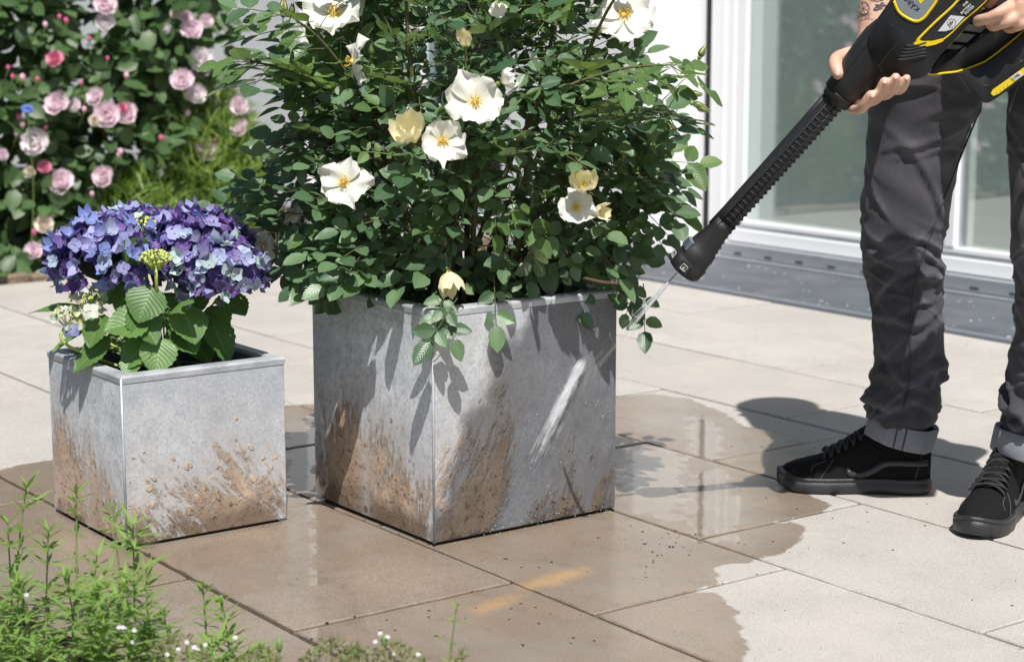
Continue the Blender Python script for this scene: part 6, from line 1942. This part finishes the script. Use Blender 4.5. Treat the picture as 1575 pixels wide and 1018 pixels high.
# ================================================================== FOREGROUND PLANTS
rw = random.Random(101)
M_WEED = leaf_mat('weed leaf', (0.17, 0.29, 0.06), (0.28, 0.42, 0.11), (0.28, 0.38, 0.16), 0.34, 0.5, 0.2)
M_WSTEM = simple('weed stem', (0.17, 0.25, 0.08), 0.6, var=0.3, scale=60)
WLG = [leaf_grid(0.034, 0.0058, 2, 5, 0.3, 0.15, 0.9, 0, 0.0, 1, 0.75), leaf_grid(0.027, 0.0050, 2, 5, 0.2, 0.35, 0.9, 0, 0.0, 2, 0.75), leaf_grid(0.042, 0.0066, 2, 5, 0.3, 0.05, 0.9, 0, 0.0, 3, 0.75)]
WLM = [leaf_mesh('leaf', g, M_WEED) for g in WLG]
leaf_budget = [300]
def weed(tip_px, depth, height, label, lean=(0, 0), whorl=6, gap=0.030, size=1.0, group='tall weeds in the near bed'):
    tip = P(tip_px[0], tip_px[1], depth)
    base = Vector((tip.x - lean[0], tip.y - lean[1], tip.z - height))
    root = empty('weed', base, label, 'weed', group)
    mid = base.lerp(tip, 0.5) + Vector((rw.uniform(-.015, .015), rw.uniform(-.015, .015), 0))
    path = spline([base, mid, tip], 10)
    st = MB(); n = len(path)
    st.tube(path, [lerp(0.0022, 0.0009, i / (n - 1)) for i in range(n)], 5)
    st.build('stem', M_WSTEM, root)
    Ms, Is = [], []
    L = (tip - base).length
    s_ = 0.02
    k = 0
    while s_ < L:
        t = s_ / L
        f = t * (n - 1); i0 = min(n - 2, int(f)); p = path[i0].lerp(path[i0 + 1], f - i0)
        up = (path[i0 + 1] - path[i0]).normalized()
        F3 = frame(up)
        a0 = rw.uniform(0, 6)
        for j in range(whorl):
            a_ = a0 + 2 * math.pi * j / whorl + rw.uniform(-.25, .25)
            out = F3 @ Vector((math.cos(a_), math.sin(a_), 0))
            el = rw.uniform(0.15, 0.75) + 0.7 * max(0, t - 0.8) / 0.2
            d_ = (out + up * el).normalized()
            nn = (up - d_ * up.dot(d_)).normalized()
            Ms.append(xf(p, Matrix((d_.cross(nn), d_, nn)).transposed(), size * rw.uniform(0.7, 1.2) * (1.0 if t < 0.85 else 0.75))); Is.append(rw.randrange(3))
        s_ += gap * rw.uniform(0.75, 1.2) * (1.0 if t < 0.7 else 0.6)
    take = min(leaf_budget[0], 26, len(Ms))
    vis = sorted(range(len(Ms)), key=lambda i: to_px(Ms[i].translation)[1])[:take]
    leaf_budget[0] -= take
    for i in vis: inst('leaf', WLM[Is[i]], Ms[i], root)
    rest = [i for i in range(len(Ms)) if i not in set(vis)]
    joined_leaves('foliage', WLG, [Ms[i] for i in rest], [Is[i] for i in rest], M_WEED, root)
    return root
W_ = [((42, 742), 2.62, 0.24, 'tallest weed at the left edge below the small planter', (0.01, 0.02), 6, 0.030, 1.15),
      ((118, 748), 2.66, 0.24, 'weed whose tip overlaps the left face of the small planter', (-0.01, 0.01), 5, 0.030, 1.15),
      ((172, 770), 2.60, 0.25, 'weed in front of the small planter left of its near corner', (0.0, 0.01), 5, 0.030, 1.0),
      ((205, 802), 2.52, 0.22, 'weed with spreading leaves at the near corner of the small planter', (0.01, 0.0), 6, 0.032, 1.3),
      ((12, 800), 2.50, 0.22, 'weed cut by the left picture edge', (0.0, 0.0), 6, 0.03, 1.1),
      ((75, 815), 2.45, 0.24, 'bushy weed right of the tallest weed', (0.0, 0.01), 7, 0.028, 1.1),
      ((150, 850), 2.42, 0.22, 'weed in the middle of the near bed clump', (0.0, 0.0), 6, 0.028, 1.0),
      ((225, 870), 2.40, 0.20, 'right outer weed of the near bed clump', (-0.02, 0.0), 6, 0.028, 1.0),
      ((100, 880), 2.36, 0.20, 'low bright weed in front of the clump', (0.0, 0.0), 8, 0.024, 1.1),
      ((30, 890), 2.34, 0.20, 'low weed near the bottom left corner', (0.0, 0.0), 8, 0.024, 1.1),
      ((180, 915), 2.34, 0.18, 'low weed in front of the clump, right of the bright one', (0.0, 0.0), 7, 0.024, 1.0),
      ((312, 898), 2.40, 0.20, 'lone weed left of the pair on the wet slabs', (0.0, 0.0), 5, 0.030, 1.05),
      ((341, 915), 2.38, 0.18, 'lone weed right of the pair on the wet slabs', (-0.01, 0.0), 5, 0.028, 1.15),
      ((252, 940), 2.34, 0.16, 'short weed between the clump and the lone pair', (0.0, 0.0), 6, 0.024, 0.9),
      ((705, 922), 2.28, 0.16, 'single thin sprig standing alone at the bottom centre', (0.015, 0.0), 3, 0.030, 0.7)]
for a_ in W_: weed(*a_)
for i in range(34):
    x = rw.uniform(-30, 240) if i < 27 else rw.uniform(230, 420)
    y = rw.uniform(880, 1010) if i < 27 else rw.uniform(965, 1020)
    if i == 0: filler_M, filler_I = [], []
    tip = P(x, y, rw.uniform(2.20, 2.42)); base = tip - Vector((0, 0, 0.14))
    for k in range(9):
        p = base.lerp(tip, 0.25 + 0.75 * k / 8) + Vector((rw.gauss(0, .004), rw.gauss(0, .004), 0))
        for j in range(5):
            a2 = rw.uniform(0, 6.28); d_ = Vector((math.cos(a2), math.sin(a2), rw.uniform(.1, .9))).normalized(); nn = (Vector((0, 0, 1)) - d_ * d_.z).normalized()
            filler_M.append(xf(p, Matrix((d_.cross(nn), d_, nn)).transposed(), rw.uniform(0.6, 1.1))); filler_I.append(rw.randrange(3))
gc = empty('ground_cover', RF(-0.62, 2.3, 0.0), 'dense low green ground cover in the bottom left corner', 'ground cover')
joined_leaves('foliage', WLG, filler_M, filler_I, M_WEED, gc)
gc['kind'] = 'stuff'
# thyme-like cushion with tiny white flowers along the lower edge
M_THY = blade_mat('thyme leaf', (0.14, 0.17, 0.06), (0.26, 0.26, 0.13))
thy = empty('thyme', RF(-0.33, 2.2, 0), 'low thyme with tiny white flowers along the bottom edge', 'thyme')
thy['kind'] = 'stuff'
def thyme_fn(q):
    while True:
        x = q.uniform(235, 720)
        yt = 996 + 16 * math.sin(x * 0.021) + 14 * math.sin(x * 0.057 + 1) + (14 if 430 < x < 540 else 0)
        y = yt + abs(q.gauss(0, 22))
        if y < 1075: break
    return P(x, y, q.uniform(2.10, 2.28)), Vector((q.gauss(0, .6), q.gauss(0, .6), q.uniform(.1, 1.0))).normalized(), q.uniform(0.006, 0.012), q.uniform(0.002, 0.004)
tag(blades(1500, thyme_fn, rw, M_THY, 'foliage', thy), kind='stuff')
M_WFL = simple('tiny white flower', (0.85, 0.85, 0.86), 0.6, var=0.05)
fl = MB()
def tiny(x, y, d, r_):
    c = P(x, y, d)
    for k in range(5):
        a_ = k * 1.257; v = AX * math.cos(a_) + Vector((0, 0, 1)) * math.sin(a_) * 0.8 - FW * 0.4
        fl.ball(c + v * r_, (r_ * 0.8, r_ * 0.8, r_ * 0.5), 4)
for (x, y, n) in ((590, 976, 3), (575, 984, 2), (606, 1006, 3), (645, 1004, 3), (585, 1016, 2), (301, 996, 4), (275, 998, 2), (360, 984, 2), (322, 990, 2), (188, 968, 4), (200, 976, 3), (38, 922, 2), (288, 985, 2), (255, 1006, 2)):
    for k in range(max(1, n - 1)): tiny(x + rw.gauss(0, 4), y + rw.gauss(0, 4), rw.uniform(2.10, 2.16), 0.0018)
tag(fl.build('flowers', M_WFL, thy), kind='stuff')
for (x, y) in ((430, 992), (548, 1000), (592, 985)):
    b_ = MB(); t_ = P(x, y, 2.16); b_.tube(spline([t_, t_ + Vector((0.004, 0, -0.05)), t_ + Vector((0.0, 0.01, -0.12))], 4), 0.0011, 5); b_.ball(t_, (0.004, 0.004, 0.009), 5)
    b_.build('seed_stalk', M_WSTEM, thy)

# ================================================================== SMALL LITTER
rl = random.Random(303)
M_CRUMB = simple('dark crumbs', (0.05, 0.035, 0.022), 0.9, var=0.5, scale=100)
M_PET = simple('fallen petals', (0.80, 0.77, 0.72), 0.6, var=0.1)
def litter(name, label, cat, pts, rmin, rmax, mat, flat=0.4):
    mb = MB()
    for p in pts:
        r_ = rl.uniform(rmin, rmax)
        M3 = Matrix.Rotation(rl.uniform(0, 6), 3, 'Z')
        mb.ball(Vector((p[0], p[1], p[2] + r_ * flat * 0.6)), (r_ * rl.uniform(.8, 2.0), r_ * rl.uniform(.5, 1), r_ * flat), 3, 0, M3)
    return tag(mb.build(name, mat), label, cat, kind='stuff')
pts = []
for i in range(150):
    a_ = rl.uniform(0, 1)
    if a_ < 0.35: q = G(rl.uniform(420, 920), rl.uniform(850, 1000))
    elif a_ < 0.6: q = G(rl.gauss(1010, 40), rl.gauss(835, 14))
    elif a_ < 0.75: q = Vector((BF.x - rl.uniform(0, BW), BF.y - abs(rl.gauss(0, .012)), 0))
    else: q = Vector((SF.x + abs(rl.gauss(0, .02)), SF.y + rl.uniform(0, SW), 0))
    pts.append((q.x, q.y, 0.0))
litter('soil_crumbs', 'dark soil crumbs scattered on the wet slabs', 'crumbs', pts, 0.0010, 0.0028, M_CRUMB)
litter('fallen_petals', 'small pale petals lying on the dark door mat', 'petals', [(rl.uniform(-5.1, -3.0), rl.uniform(4.12, 4.64), 0.0065) for _ in range(60)], 0.003, 0.006, M_PET, 0.15)
litter('grit', 'fine grit and bits on the dry slabs', 'grit', [(*G(rl.uniform(950, 1570), rl.uniform(440, 1000))[:2], 0.0) for _ in range(160)], 0.0006, 0.0018, M_CRUMB)
# moss tufts in the joints
M_MOSS = blade_mat('joint moss', (0.11, 0.12, 0.025), (0.22, 0.20, 0.06))
def moss_fn(q):
    k = q.randrange(0, 6); yj = ROW0 + PITCHY * k
    if q.random() < 0.75: p = Vector((q.uniform(-3.4, -1.2), yj + q.gauss(0, .0025), -0.011))
    else:
        k = q.randrange(0, 5); xj = anchor[k] + SLAB * q.randrange(-2, 3); p = Vector((xj + q.gauss(0, .0025), ROW0 + PITCHY * (k + q.random()), -0.011))
    if mnoise.noise((p.x * 5, p.y * 5, 0)) < 0.0: p.z -= 0.02
    return p, Vector((q.gauss(0, .5), q.gauss(0, .5), 1)).normalized(), q.uniform(0.004, 0.011), q.uniform(0.0012, 0.003)
mo = blades(5200, moss_fn, rl, M_MOSS, 'joint_moss', None)
tag(mo, 'thin moss and dry grass in the slab joints', 'moss', kind='stuff')
